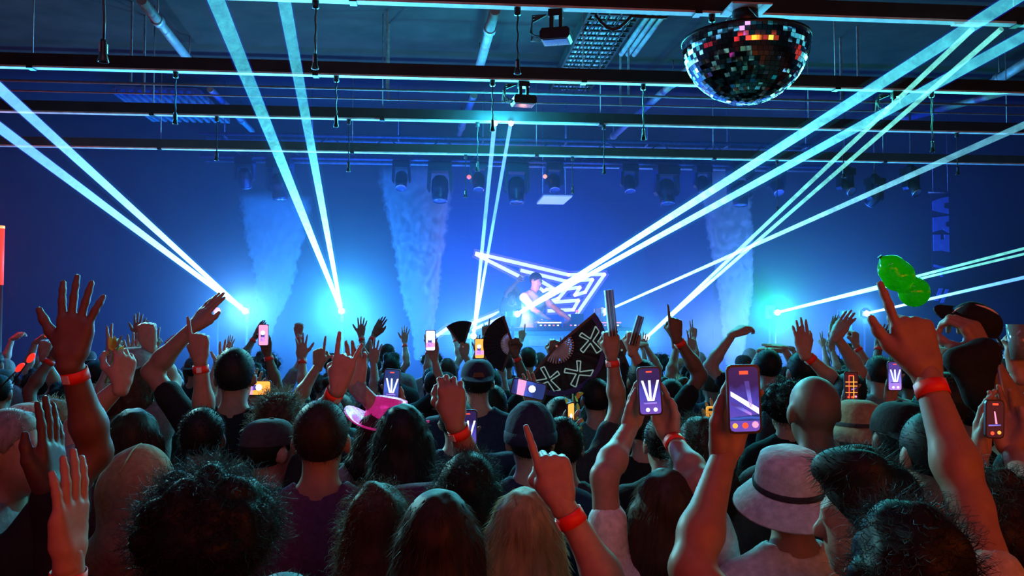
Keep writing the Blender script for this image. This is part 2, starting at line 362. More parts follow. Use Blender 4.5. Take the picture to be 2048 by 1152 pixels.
for a in (.4, 2.5, 4.6):
    MB().tube([(BR*.9*math.cos(a), BR*.9*math.sin(a), .01), (.08*math.cos(a), .08*math.sin(a), ZR-BC.z-.02)], .004, 6).build('support_wire', M_steel, t)
rnd = random.Random(11)
tiles = []; NR = 21; step = (PI/2-.02)/NR; tw = BR*step
for r_ in range(NR):
    la = -(r_+.5)*step; nseg = max(5, int(round(2*PI*BR*math.cos(la)/(tw*1.12))))
    for k in range(nseg):
        lo = 2*PI*(k+.5*(r_ % 2)*0)/nseg
        n = Vector((math.cos(la)*math.cos(lo), math.cos(la)*math.sin(lo), math.sin(la)))
        tiles.append((n, la, 2*PI*BR*math.cos(la)/nseg))
camdir = (Vector((0, 0, CAMZ))-BC).normalized()
tiles.sort(key=lambda q: -q[0].dot(camdir))
def tile_matrix(n, wdt, la):
    z = (n+Vector((rnd.gauss(0, .022), rnd.gauss(0, .022), rnd.gauss(0, .022)))).normalized()
    x = Vector((-n.y, n.x, 0)).normalized(); x = (x-z*x.dot(z)).normalized(); y = z.cross(x)
    R = Matrix((x, y, z)).transposed()
    S = Matrix.Diagonal((wdt*.93, tw*.93, .006))
    return R @ S
tme = None; rest = MB()
cube = [Vector((x, y, z)) for x in (-.5, .5) for y in (-.5, .5) for z in (-.5, .5)]
cf = [(0, 1, 3, 2), (4, 6, 7, 5), (0, 4, 5, 1), (2, 3, 7, 6), (0, 2, 6, 4), (1, 5, 7, 3)]
for i, (n, la, wd) in enumerate(tiles):
    M = tile_matrix(n, wd, la)
    if i < 300:
        if tme is None:
            o = MB().add(cube, cf).build('mirror_tile', M_mirror, t); tme = o.data
        else:
            o = bpy.data.objects.new('mirror_tile', tme); COL.objects.link(o); o.parent = t
        m4 = M.to_4x4(); m4.translation = n*BR; o.matrix_local = m4
    else:
        rest.add([M @ v + n*BR for v in cube], cf)
tag(rest.build('further_tiles', M_mirror, t), kind='stuff')

# ------------------------------------------------------------------ stage truss with moving heads
YT = at(1024, 320, 12.5).y
t = empty('stage_truss', (1.35, YT, 4.40), label='dark lighting truss across the front of the stage with blue lit tubes', cat='truss')
M_truss = mat('truss_tube', (.20, .21, .24), .4, .4, var=.3, scale=20)
for (y, z, n) in ((-.17, 0, 0), (.17, 0, 0), (-.17, .32, 0), (.17, .32, 0)):
    MB().tube([(-4.6, y, z), (4.6, y, z)], .026, 10).build('main_tube', M_truss, t)
for k in range(23):
    x = -4.4+.4*k; s_ = 1 if k % 2 else -1
    MB().tube([(x, -.17, .16-.16*s_), (x+.4, -.17, .16+.16*s_)], .011, 6).build('lattice_strut', M_truss, t)
for k in range(8):
    x = -4.3+1.23*k; MB().tube([(x, 0, .3), (x, 0, ZC-4.4)], .008, 6).build('hanging_rod', M_steel, t)
    MB().tube([(x, -.17, .32), (x, .17, .32)], .013, 6).build('cross_tube', M_truss, t)
M_lens = mat('lens_glass', (.10, .14, .18), .08, .2, var=0, coat=.6)
def moving_head(px, py, big, tilt, pan, lab, Y=None, top=None):
    """clamp on the truss, base box, yoke with two arms, tilting head with lens"""
    s_ = 1.3 if big else .95
    p = at_y(px, py, (Y or YT-.12)); zt = top or 4.40
    t = empty('moving_head_light', (p.x, p.y, zt), (0, 0, pan), label=lab, cat='stage light', group='moving head lights under the truss')
    MB().tube([(-.03, 0, .0), (.03, 0, .0)], .045, 10).build('clamp', M_plastic, t)
    b = MB(); b.box((0, 0, -.075*s_), (.26*s_, .2*s_, .10*s_)); b.box((0, 0, -.03), (.1, .1, .06)); b.build('base', M_plastic, t)
    for sd in (-1, 1):
        MB().prism([(sd*.115*s_-.022*s_, -.12*s_), (sd*.115*s_+.022*s_, -.12*s_), (sd*.125*s_+.018*s_, -.32*s_), (sd*.115*s_, -.36*s_), (sd*.125*s_-.018*s_, -.32*s_)], -.05*s_, .05*s_).build('yoke_arm', M_plastic, t)
    R = Matrix.Rotation(tilt, 3, 'X')
    T = Matrix.Translation((0, 0, -.30*s_)) @ R.to_4x4()
    h = MB(); h.lathe([(0, .13*s_), (.06*s_, .125*s_), (.092*s_, .08*s_), (.095*s_, -.03*s_), (.085*s_, -.12*s_), (.078*s_, -.16*s_), (.07*s_, -.16*s_)], 18, T)
    hd = h.build('head', M_plastic, t)
    l_ = MB(); l_.lathe([(0, -.150*s_), (.04*s_, -.152*s_), (.072*s_, -.158*s_)], 18, T); l_.build('lens', M_lens, hd)
    r_ = MB(); r_.lathe([(.072*s_, -.165*s_), (.080*s_, -.165*s_), (.080*s_, -.14*s_), (.072*s_, -.14*s_)], 18, T); r_.build('lens_ring', M_chrome, hd)
    return t
MH = [(490, 350, 0, .5, 'small moving head at the left end of the truss beside the steep beam'), (560, 352, 1, .1, 'big moving head with long body hanging behind the steep left beam'),
      (803, 340, 0, -.5, 'small moving head with bright lens above the second smoke plume, left side'), (880, 345, 1, -.15, 'big black moving head above the right edge of the middle smoke plume'),
      (957, 345, 0, -.4, 'small moving head just left of the two vertical beams'), (1033, 348, 1, -.1, 'big black moving head just right of the two vertical beams'),
      (1108, 340, 0, -.5, 'small moving head with a red glint above the pale stage panel'), (1258, 345, 0, -.45, 'small moving head with lens ring right of the stage centre'),
      (1333, 348, 1, -.2, 'big moving head with a green glint right of the centre'), (1405, 342, 0, -.3, 'small moving head behind the first rising beam'),
      (1480, 350, 1, -.05, 'big black moving head at the top of the right smoke plume'), (1552, 345, 0, -.6, 'small moving head at the right end of the truss')]
for (x, y, b_, tl, lab) in MH: moving_head(x, y, b_, tl, (x-1024)*.0002, lab)
for (x, y, tl, lab) in ((1690, 372, -.9, 'faint moving head tilted up in the dark right of the truss'), (1750, 392, .8, 'faint moving head tilted down beside the thin rising beam'), (1822, 372, -.7, 'faint moving head at the far right under the dark ceiling')):
    p = at(x, y, 12.4); moving_head(x, y, 0, tl, .4, lab, Y=p.y, top=p.z+.28)
    MB().tube([(p.x, p.y, p.z+.28), (p.x, p.y, ZC+.02)], .016, 8).build('x', M_truss).name = 'drop_pipe'
    dp = COL.objects['drop_pipe'] if 'drop_pipe' in COL.objects else None
for o in [o for o in COL.objects if o.name.startswith('drop_pipe')]:
    mh = min((m for m in COL.objects if m.name.startswith('moving_head_light')), key=lambda m: abs(m.location.x-o.data.vertices[0].co.x))
    o.parent = mh; o.matrix_parent_inverse = (Matrix.Translation(mh.location) @ mh.rotation_euler.to_matrix().to_4x4()).inverted()
for (x, y, c, lab) in ((938, 354, (1, .15, .08), 'tiny red indicator lamp on the truss left of the vertical beams'), (1090, 353, (1, .3, .12), 'tiny orange indicator lamp on the truss beside a small moving head')):
    o = MB().lathe([(0, -.035), (.025, -.02), (.035, 0), (.025, .02), (0, .035)], 12).build('indicator_lamp', mat('indicator_%d' % x, c, em=c, estr=2.0, var=0), loc=at_y(x, y, YT-.2)); tag(o, lab, 'lamp')
# pale panel under the stage ceiling
c = at(1108, 400, 13.6)
t = empty('stage_panel_light', c, label='pale lavender light panel hanging under the stage ceiling', cat='light panel')
MB().box((0, 0, 0), (.44, .9, .02), Matrix.Rotation(.0, 3, 'X')).build('lit_panel', mat('lavender_panel', (.6, .6, .9), em=(.42, .42, 1.0), estr=.8, var=0), t)
MB().box((0, 0, .02), (.47, .93, .02)).build('panel_frame', M_truss, t)
for s_ in (-1, 1): MB().tube([(s_*.18, 0, .02), (s_*.18, 0, ZC-c.z+.01)], .008, 6).build('panel_rod', M_steel, t)
# ------------------------------------------------------------------ video wall with the line emblem
def glow(name, col, s): return mat(name, col, em=col, estr=s, var=0, rough=.4)
YS = 15.7
p0, p1 = at_y(860, 700, YS), at_y(1424, 338, YS)
sx0, sx1, sz0, sz1 = p0.x, p1.x, .92, p1.z
t = empty('video_wall', ((sx0+sx1)/2, YS, sz0), label='wide blue glowing video wall behind the performer showing a white line emblem', cat='video screen')
W, Hh = sx1-sx0, sz1-sz0
def screen_mat():
    m = bpy.data.materials.new('blue_screen'); m.use_nodes = True; n = m.node_tree.nodes; L = m.node_tree.links; b = n['Principled BSDF']
    b.inputs['Base Color'].default_value = (.01, .01, .015, 1); b.inputs['Roughness'].default_value = .4
    ge = n.new('ShaderNodeNewGeometry'); mp = n.new('ShaderNodeMapping'); g = n.new('ShaderNodeTexGradient'); g.gradient_type = 'SPHERICAL'
    c = at_y(1010, 590, YS); mp.vector_type = 'TEXTURE'; mp.inputs['Location'].default_value = c; mp.inputs['Scale'].default_value = (3.0, 3.0, 2.3)
    L.new(ge.outputs['Position'], mp.inputs[0]); L.new(mp.outputs[0], g.inputs[0])
    r = n.new('ShaderNodeValToRGB'); r.color_ramp.elements[0].color = (.001, .010, .12, 1); r.color_ramp.elements[1].color = (.002, .06, .62, 1); r.color_ramp.elements[1].position = .8
    L.new(g.outputs['Fac'], r.inputs['Fac']); L.new(r.outputs['Color'], b.inputs['Emission Color'])
    b.inputs['Emission Strength'].default_value = 1.1
    return m
M_scr = screen_mat()
nx, nz_ = 8, 6
pw, ph = W/nx, Hh/nz_
pan = None
for i in range(nx):
    for j in range(nz_):
        o = MB().box((-W/2+pw*(i+.5), 0, ph*(j+.5)), (pw*.997, .06, ph*.997)).build('screen_panel', M_scr, t)
MB().box((0, .09, Hh/2+.03), (W+.1, .08, Hh+.05)).build('support_frame', M_black, t)
def E(x, y):                                       # emblem coordinates measured on the photograph, put on the wall's plane
    p = at_y(860+x/4.8, 480+y/4.8, YS-.04); return (p.x-(sx0+sx1)/2, p.z-sz0)
def ribbon(pts, wd, name, m, y0=-.045, y1=-.032):
    b = MB(); P = [Vector((a[0], 0, a[1])) for a in pts]
    for k in range(len(P)-1):
        d = (P[k+1]-P[k]).normalized(); n = Vector((-d.z, 0, d.x))*wd/2; e = d*wd*.35
        q = [P[k]-e+n, P[k+1]+e+n, P[k+1]+e-n, P[k]-e-n]
        b.prism([(v.x, v.z) for v in q], y0, y1)
    return b.build(name, m, t)
G_line, G_halo = glow('emblem_white', (1.0, .88, 1.0), 1.6), glow('emblem_lavender', (.22, .14, .95), .7)
LINES = [[(445, 128), (1330, 335), (1675, 330), (1400, 725), (1310, 735)], [(445, 140), (880, 360)], [(1040, 380), (1195, 472)], [(1020, 437), (1085, 485)],
         [(880, 293), (1300, 395), (1560, 380), (1490, 500), (1390, 530), (1440, 455), (1310, 470), (1235, 560), (1130, 600), (1425, 580), (1375, 670), (1140, 680)],
         [(1085, 495), (1120, 475), (1215, 478)], [(330, 830), (815, 637)], [(410, 858), (755, 722)], [(70, 915), (175, 842), (330, 838)]]
for ln in LINES:
    pts = [E(*q) for q in ln]
    ribbon(pts, .062, 'emblem_line', G_line, -.045, -.037); ribbon(pts, .15, 'emblem_glow_edge', G_halo, -.036, -.031)
b = MB(); b.prism([E(*q) for q in [(70, 915), (175, 842), (330, 838), (470, 775), (410, 858), (240, 905)]], -.043, -.036); b.build('emblem_wedge', glow('emblem_wedge', (.45, .5, 1.0), 1.0), t)

# ------------------------------------------------------------------ performer's booth
c = at_y(1136, 640, 12.95)
t = empty('dj_booth', (c.x, c.y, .9), label='performer booth with a pale lit front panel on the stage', cat='booth')
bw = 1.92
MB().box((0, 0, 1.06), (bw, .75, .05)).build('table_top', M_black, t)
MB().box((0, -.33, .52), (bw, .03, 1.03)).build('front_panel', mat('booth_front', (.32, .33, .42), .6, var=.2, scale=3), t)
for s_ in (-1, 1): MB().box((s_*(bw/2-.03), 0, .52), (.05, .7, 1.03)).build('side_panel', M_black, t)
MB().box((0, -.35, 1.02), (bw, .012, .1)).build('teal_lip', mat('booth_lip', (.12, .22, .24), .5, var=.2), t)
MB().box((-.25, -.352, .86), (.8, .01, .10)).build('pale_stripe', mat('booth_stripe', (.6, .42, .40), .6, var=.2), t)
ct = Vector((c.x, c.y, .9))
red, amb = glow('deck_red', (1., .12, .07), 2.0), glow('deck_amber', (1., .5, .22), 2.4)
for k, (dx, lab) in enumerate(((-.32, 'black media player left of the mixer on the booth, amber lit edge'), (.14, 'black mixer in the middle of the booth'), (.60, 'black media player right of the mixer with red lit buttons'))):
    e = empty('media_player' if k != 1 else 'mixer', ct+Vector((dx, -.02, 1.085)), label=lab, cat='deck')
    b = MB(); b.prism([(-.19, 0), (.19, 0), (.19, .07), (.15, .10), (-.15, .10), (-.19, .07)], -.2, .2); b.build('deck_body', M_plastic, e)
    if k != 1:
        MB().lathe([(0, .125), (.10, .125), (.115, .115), (.115, .10)], 20).build('jog_wheel', M_chrome, e)
        MB().box((0, -.205, .075), (.36, .012, .022)).build('lit_edge', amb if k == 0 else red, e)
    for q in range(5): MB().box((-.13+.065*q, -.206, .035), (.03, .012, .02)).build('lit_button', red if (q+k) % 2 else amb, e)
    if k == 1:
        MB().box((0, 0, .15), (.2, .02, .12)).build('level_display', M_plastic, e)
        MB().lathe([(0, .27), (.022, .265), (.026, .245), (0, .225)], 12).build('red_status_lamp', red, e); MB().tube([(0, 0, .2), (0, 0, .235)], .006).build('lamp_stem', M_plastic, e)
# small lamps on the stage
def bulb(px, py, d, r, col, s, lab, pole=True):
    p = at(px, py, d); base = .9 if pole else 0
    t = empty('stage_lamp', (p.x, p.y, base), label=lab, cat='lamp')
    MB().lathe([(0, p.z-base-r), (r*.7, p.z-base-r*.7), (r, p.z-base), (r*.7, p.z-base+r*.7), (0, p.z-base+r)], 14).build('lamp_glass', glow('bulb_%d' % px, col, s), t)
    b = MB(); b.tube([(0, .05, .02), (0, .05, p.z-base)], .014, 8); b.box((0, .06, p.z-base), (.1, .08, .1)); b.lathe([(0, 0), (.14, 0), (.14, .02), (0, .03)], 14); b.build('lamp_stand', M_black, t)
bulb(434, 622, 12.4, .055, (1., .10, .12), 2.6, 'small round red lamp at left between the raised arm and the laser')
bulb(1205, 624, 13.7, .075, (1., .32, .16), 2.6, 'round orange lamp on the right end of the booth')
bulb(1035, 368, 12.9, .001, (1, .2, .1), .1, 'x') if False else None
# microphone stand beside the booth
p = at(968, 640, 13.0); t = empty('microphone_stand', (p.x, p.y, .9), label='thin black microphone stand with boom left of the booth', cat='microphone stand')
MB().lathe([(0, 0), (.13, 0), (.13, .02), (.015, .03)], 16).build('stand_base', M_black, t); MB().tube([(0, 0, .02), (0, 0, 1.15)], .011).build('stand_pole', M_black, t)
MB().tube([(-.35, 0, .98), (.2, 0, 1.28)], .008).build('boom_arm', M_black, t); MB().tube([(.2, 0, 1.28), (.29, 0, 1.33)], [.014, .026], 10).build('microphone', M_plastic, t)
# small glowing letter sign and vertical banner on the right
def letter_mesh(ch):
    S = {'A': [[(0, 0), (.36, 1), (.64, 1), (1, 0), (.76, 0), (.69, .2), (.31, .2), (.24, 0)]]}
    return S
M_ban = mat('banner_cloth', (.015, .02, .035), .8, var=.2); M_let = mat('banner_letter', (.16, .22, .62), .7, var=.2)
x0, zt = at(1890, 388, 14.2), 0
p_top, p_bot = at(1890, 386, 14.2), at(1872, 620, 14.2)
t = empty('hanging_banner', (p_top.x, p_top.y, 0), label='tall dark banner with faint blue sideways letters hanging at far right', cat='banner')
MB().box((-.07, .02, (p_top.z+p_bot.z)/2), (.34, .012, p_top.z-p_bot.z)).build('banner_cloth', M_ban, t)
MB().tube([(-.28, .02, p_top.z+.01), (.14, .02, p_top.z+.01)], .016).build('banner_rod', M_steel, t)
for s_ in (-.2, .06): MB().tube([(s_, .02, p_top.z), (s_, .02, ZC)], .005, 6).build('banner_wire', M_steel, t)
def letter(name, polys, x, z, wd, hg, par, m):
    b = MB()
    for poly in polys: b.prism([(x+wd*q[0], z+hg*q[1]) for q in poly], -.004, .012)
    return b.build(name, m, par)
# letters lie on their side, reading down the banner: D A A B, then pale strokes
LD = [[(0, .1), (.25, 0), (1, .05), (1, .85), (.25, 1), (0, .9)]]
LA = [[(0, 0), (.3, 1), (.0, 1)]]
seq = [([[(0, .20), (.55, .08), (1, 0), (1, .30), (.72, .34), (.72, .62), (1, .66), (1, 1), (.55, .92), (0, .72)]]),
       ([[(0, .04), (.6, .22), (1, .0), (1, .34), (.8, .40), (.8, .62), (1, .68), (1, 1), (0, .88)]]),
       ([[(0, .06), (.5, .10), (1, 0), (1, 1), (.7, 1), (.7, .72), (.45, .72), (.45, 1), (0, 1)]])]
hz0 = p_top.z-.05
for k, pl in enumerate(seq): letter('banner_letter', pl, -.22, hz0-.30*(k+1)-.02*k, .28, .29, t, M_let)
letter('banner_letter', [[(.0, .1), (.25, .1), (.6, .8), (.35, .8)], [(.4, .0), (.62, .0), (1, .75), (.78, .75)]], -.22, p_bot.z+.12, .26, .3, t, M_let)
letter('banner_letter', [[(0, .55), (1, .35), (1, .5), (0, .7)], [(.45, 0), (.6, 0), (.6, .42), (.45, .45)]], -.22, p_bot.z+.55, .26, .3, t, M_let)
p = at(1540, 624, 13.6); t = empty('letter_sign', (p.x, p.y, .9), label='small square blue sign with a letter A beside the right smoke plume', cat='sign')
MB().box((0, 0, p.z-.9), (.16, .04, .21)).build('sign_face', mat('sign_blue', (.05, .14, .5), .5, em=(.03, .12, .6), estr=.5, var=.1), t)
letter('sign_letter', [[(.05, 0), (.42, 1), (.6, 1), (.95, 0), (.76, 0), (.68, .25), (.36, .25), (.27, 0)]], -.06, p.z-.9-.08, .12, .16, t, glow('sign_letter', (.12, .42, 1.), .8)).location = (0, -.03, 0)
MB().tube([(0, .03, 0), (0, .03, p.z-.9-.1)], .018).build('sign_post', M_black, t); MB().box((0, .03, .015), (.3, .3, .03)).build('sign_foot', M_black, t)
p = at(1692, 690, 12.6); t = empty('speaker_panel', (p.x, p.y, .9), label='upright blue lit panel standing on the right of the stage', cat='panel')
MB().box((0, 0, (p.z-.9)/2+.25), (.15, .08, p.z-.9+.5)).build('lit_face', mat('panel_blue', (.03, .12, .5), .5, em=(.02, .10, .5), estr=.45, var=.1), t)
MB().box((0, .06, (p.z-.9)/2+.25), (.19, .05, p.z-.9+.54)).build('panel_back', M_black, t); MB().box((0, .02, .015), (.3, .3, .03)).build('panel_foot', M_black, t)

# ------------------------------------------------------------------ smoke plumes from floor jets
def plume(base, prof, lab, dens, seed):
    """prof: list of (height above base, radius, x offset)"""
    t = tag(empty('smoke_jet', (base.x, base.y, .9), label='black floor jet under '+lab, cat='smoke machine'))
    MB().lathe([(0, 0), (.16, 0), (.16, .08), (.07, .12), (.05, .22), (.035, .22), (.035, .1)], 16).build('jet_body', M_plastic, t)
    MB().box((0, .2, .05), (.2, .14, .1)).build('jet_valve', M_steel, t)
    H_ = prof[-1][0]
    v = []; n = 20
    for (z, r, ox) in prof:
        for k in range(n): v.append((ox+r*1.25*math.cos(2*PI*k/n), r*1.25*math.sin(2*PI*k/n), z))
    f = [(i*n+k, i*n+(k+1) % n, (i+1)*n+(k+1) % n, (i+1)*n+k) for i in range(len(prof)-1) for k in range(n)]+[tuple(range(n))[::-1], tuple((len(prof)-1)*n+k for k in range(n))]
    m = bpy.data.materials.new('smoke_%d' % seed); m.use_nodes = True; N = m.node_tree.nodes; L = m.node_tree.links; N.clear()
    out = N.new('ShaderNodeOutputMaterial'); sv = N.new('ShaderNodeVolumeScatter'); sv.inputs['Color'].default_value = (.93, .95, 1, 1); sv.inputs['Anisotropy'].default_value = .2
    tc = N.new('ShaderNodeTexCoord'); sp = N.new('ShaderNodeSeparateXYZ'); L.new(tc.outputs['Object'], sp.inputs[0])
    def M(op, a, b=None, clamp=False):
        q = N.new('ShaderNodeMath'); q.operation = op; q.use_clamp = clamp
        for i, x in enumerate((a, b)):
            if x is None: continue
            if isinstance(x, (int, float)): q.inputs[i].default_value = x
            else: L.new(x, q.inputs[i])
        return q.outputs[0]
    rc = N.new('ShaderNodeFloatCurve'); oc = N.new('ShaderNodeFloatCurve')
    for node, idx, sc_ in ((rc, 1, 1.0), (oc, 2, 1.0)):
        cu = node.mapping.curves[0]
        pts = [(p[0]/H_, (p[idx] if idx == 1 else p[idx]*.5+.5)) for p in prof]
        while len(cu.points) < len(pts): cu.points.new(.5, .5)
        for q, (a, b_) in zip(cu.points, pts): q.location = (a, b_)
        node.mapping.update()
    zf = M('DIVIDE', sp.outputs['Z'], H_); L.new(zf, rc.inputs['Value']); L.new(zf, oc.inputs['Value'])
    ox = M('MULTIPLY', M('SUBTRACT', oc.outputs[0], .5), 2.0)
    dx = M('SUBTRACT', sp.outputs['X'], ox)
    r = M('SQRT', M('ADD', M('MULTIPLY', dx, dx), M('MULTIPLY', sp.outputs['Y'], sp.outputs['Y'])))
    nz = N.new('ShaderNodeTexNoise'); nz.inputs['Scale'].default_value = 11; nz.inputs['Detail'].default_value = 5; nz.inputs['Roughness'].default_value = .62
    mp = N.new('ShaderNodeMapping'); mp.inputs['Location'].default_value = (seed*3.1, seed, 0); mp.inputs['Scale'].default_value = (1, 1, .75)
    L.new(tc.outputs['Object'], mp.inputs[0]); L.new(mp.outputs[0], nz.inputs['Vector'])
    rr = M('DIVIDE', r, rc.outputs[0])
    e = M('ADD', M('SUBTRACT', 1.0, rr), M('MULTIPLY', M('SUBTRACT', nz.outputs['Fac'], .5), .85))
    e = M('MULTIPLY', e, 10.0, True)
    fade = M('SUBTRACT', 1.0, M('MULTIPLY', M('MULTIPLY', zf, zf), 1.02), True)
    d = M('MULTIPLY', M('MULTIPLY', e, fade), dens)
    m.cycles.volume_step_rate = .22; L.new(d, sv.inputs['Density']); L.new(sv.outputs[0], out.inputs['Volume'])
    me = bpy.data.meshes.new('smoke_plume'); me.from_pydata(v, [], f); me.materials.append(m)
    o = bpy.data.objects.new('smoke_plume', me); COL.objects.link(o); o.location = base
    tag(o, lab, 'smoke plume', kind='stuff')
PX = 12.0/F
def mkplume(xb, yb, rows, lab, dens, seed, d=13.25):
    d = dep(xb, yb, 13.2); base = at(xb, yb, d); k = d/F
    plume(base, [((yb-y)*k, w_*k/2, (x-xb)*k) for (y, x, w_) in rows], lab, dens, seed)
mkplume(530, 690, [(690, 530, 22), (640, 534, 40), (600, 543, 62), (540, 548, 84), (480, 548, 110), (430, 548, 130), (385, 548, 150)], 'bluish smoke plume on the left, between the two left laser sources', 9, 1)
mkplume(846, 720, [(720, 846, 34), (660, 845, 46), (600, 840, 70), (540, 838, 86), (480, 836, 104), (420, 834, 124), (375, 832, 140), (330, 830, 150)], 'tall blue smoke plume left of the video wall emblem', 16, 2)
mkplume(1468, 730, [(730, 1468, 34), (660, 1470, 50), (600, 1472, 62), (540, 1470, 74), (480, 1464, 86), (420, 1458, 92), (370, 1452, 100), (330, 1448, 110)], 'tall blue smoke plume at right of the video wall', 16, 3)

# ------------------------------------------------------------------ lasers
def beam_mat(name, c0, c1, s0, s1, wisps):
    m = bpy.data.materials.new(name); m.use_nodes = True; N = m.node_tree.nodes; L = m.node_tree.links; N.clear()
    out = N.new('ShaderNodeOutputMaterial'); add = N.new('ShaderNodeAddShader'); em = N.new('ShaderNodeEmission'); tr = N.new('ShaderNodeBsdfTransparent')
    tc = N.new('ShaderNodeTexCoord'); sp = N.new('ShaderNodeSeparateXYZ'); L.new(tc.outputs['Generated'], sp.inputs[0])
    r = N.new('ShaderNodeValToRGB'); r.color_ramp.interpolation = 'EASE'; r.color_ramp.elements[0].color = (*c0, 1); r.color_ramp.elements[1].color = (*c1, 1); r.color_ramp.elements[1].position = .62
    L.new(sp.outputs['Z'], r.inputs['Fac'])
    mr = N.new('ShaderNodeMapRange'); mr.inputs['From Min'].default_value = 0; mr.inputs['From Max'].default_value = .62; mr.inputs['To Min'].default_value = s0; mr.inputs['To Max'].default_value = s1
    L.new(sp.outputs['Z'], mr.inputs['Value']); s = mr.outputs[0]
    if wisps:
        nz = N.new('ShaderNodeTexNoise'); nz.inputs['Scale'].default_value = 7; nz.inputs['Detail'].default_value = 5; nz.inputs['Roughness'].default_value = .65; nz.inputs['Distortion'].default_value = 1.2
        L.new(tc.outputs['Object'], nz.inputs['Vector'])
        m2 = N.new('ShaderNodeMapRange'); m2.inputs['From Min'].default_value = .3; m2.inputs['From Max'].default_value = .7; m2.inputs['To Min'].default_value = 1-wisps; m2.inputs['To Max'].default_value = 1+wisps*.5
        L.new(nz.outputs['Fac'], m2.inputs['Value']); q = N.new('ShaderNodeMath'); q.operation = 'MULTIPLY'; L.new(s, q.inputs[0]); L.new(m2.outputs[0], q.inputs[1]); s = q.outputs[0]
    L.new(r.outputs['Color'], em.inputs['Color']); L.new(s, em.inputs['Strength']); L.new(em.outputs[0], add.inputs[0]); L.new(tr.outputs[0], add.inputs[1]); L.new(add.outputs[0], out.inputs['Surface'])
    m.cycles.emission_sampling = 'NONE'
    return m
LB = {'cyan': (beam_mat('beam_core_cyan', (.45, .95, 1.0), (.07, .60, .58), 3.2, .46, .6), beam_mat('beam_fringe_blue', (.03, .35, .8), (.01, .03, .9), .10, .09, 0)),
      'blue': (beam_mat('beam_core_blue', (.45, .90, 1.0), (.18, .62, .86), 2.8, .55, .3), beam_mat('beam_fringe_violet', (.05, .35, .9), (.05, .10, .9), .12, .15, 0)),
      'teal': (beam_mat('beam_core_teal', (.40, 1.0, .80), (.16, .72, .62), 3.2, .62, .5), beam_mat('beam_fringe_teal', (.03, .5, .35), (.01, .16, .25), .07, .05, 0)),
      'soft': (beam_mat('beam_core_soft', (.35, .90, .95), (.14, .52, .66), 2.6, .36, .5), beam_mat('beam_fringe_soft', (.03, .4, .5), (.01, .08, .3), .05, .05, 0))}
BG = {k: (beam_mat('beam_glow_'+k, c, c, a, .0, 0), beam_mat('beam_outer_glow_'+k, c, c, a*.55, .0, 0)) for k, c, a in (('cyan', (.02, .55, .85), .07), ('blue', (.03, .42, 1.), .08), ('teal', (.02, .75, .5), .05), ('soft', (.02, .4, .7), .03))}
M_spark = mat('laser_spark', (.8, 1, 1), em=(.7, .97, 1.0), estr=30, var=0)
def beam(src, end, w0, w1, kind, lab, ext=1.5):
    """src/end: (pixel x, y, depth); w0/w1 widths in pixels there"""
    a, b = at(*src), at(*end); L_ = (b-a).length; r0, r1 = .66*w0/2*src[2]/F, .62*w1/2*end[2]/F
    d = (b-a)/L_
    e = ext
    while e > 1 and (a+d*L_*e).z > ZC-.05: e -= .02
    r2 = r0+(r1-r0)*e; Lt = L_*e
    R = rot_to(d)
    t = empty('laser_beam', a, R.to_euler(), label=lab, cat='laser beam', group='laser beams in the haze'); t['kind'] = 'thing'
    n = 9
    for nm, m, kf in (('beam_core', LB[kind][0], 1.0), ('beam_fringe', LB[kind][1], 1.2), ('beam_glow', BG[kind][0], 1.9)):  # fringe and glow shells emit in place of light scattered by haze
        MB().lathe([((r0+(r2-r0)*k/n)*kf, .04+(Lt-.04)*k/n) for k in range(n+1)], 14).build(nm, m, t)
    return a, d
def projector(a, d, lab, post=True):
    base = .9
    t = empty('laser_projector', (a.x, a.y, base), label=lab, cat='laser projector', group='laser projectors on stands')
    yaw = math.atan2(d.y, d.x)+PI/2
    R = Matrix.Rotation(yaw, 3, 'Z'); h = a.z-base
    MB().box(Vector((0, 0, h))+R @ Vector((0, .15, 0)), (.10, .20, .08), R).build('housing', M_black, t)
    MB().box(Vector((0, 0, h))+R @ Vector((0, .15, -.10)), (.04, .06, .12), R).build('bracket', M_black, t)
    o = MB().lathe([(0, -.045), (.030, -.030), (.045, 0), (.030, .030), (0, .045)], 12).build('aperture', M_spark, t); o.location = (0, -.005, h)
    for k in range(4): MB().box(Vector((0, 0, h))+R @ Vector((-.05+.033*k, .265, .0)), (.012, .02, .07), R).build('cooling_fin', M_steel, t)
    if post:
        q = R @ Vector((0, .15, 0))
        MB().tube([(q.x, q.y, .02), (q.x, q.y, h-.17)], .02, 10).build('stand_pole', M_black, t); MB().lathe([(0, 0), (.2, 0), (.2, .02), (.03, .04)], 18, Matrix.Translation(q)).build('stand_base', M_black, t)
def src(k): return SRC[k][0], SRC[k][1], SRC[k][2]
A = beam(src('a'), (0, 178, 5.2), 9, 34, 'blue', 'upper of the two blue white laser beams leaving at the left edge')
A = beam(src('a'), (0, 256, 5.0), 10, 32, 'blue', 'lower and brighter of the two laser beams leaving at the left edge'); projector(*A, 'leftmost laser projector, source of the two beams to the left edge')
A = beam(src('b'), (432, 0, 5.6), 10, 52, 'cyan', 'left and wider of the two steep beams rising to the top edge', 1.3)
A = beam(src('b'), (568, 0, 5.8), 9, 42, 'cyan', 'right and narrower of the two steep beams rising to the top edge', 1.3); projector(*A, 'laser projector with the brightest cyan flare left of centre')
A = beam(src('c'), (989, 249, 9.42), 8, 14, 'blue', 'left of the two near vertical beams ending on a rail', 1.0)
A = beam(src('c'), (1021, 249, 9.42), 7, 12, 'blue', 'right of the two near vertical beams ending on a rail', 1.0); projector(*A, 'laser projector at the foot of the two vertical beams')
A = beam(src('d'), (2048, -15, 5.4), 10, 44, 'cyan', 'uppermost long beam rising from the booth to the top right corner')
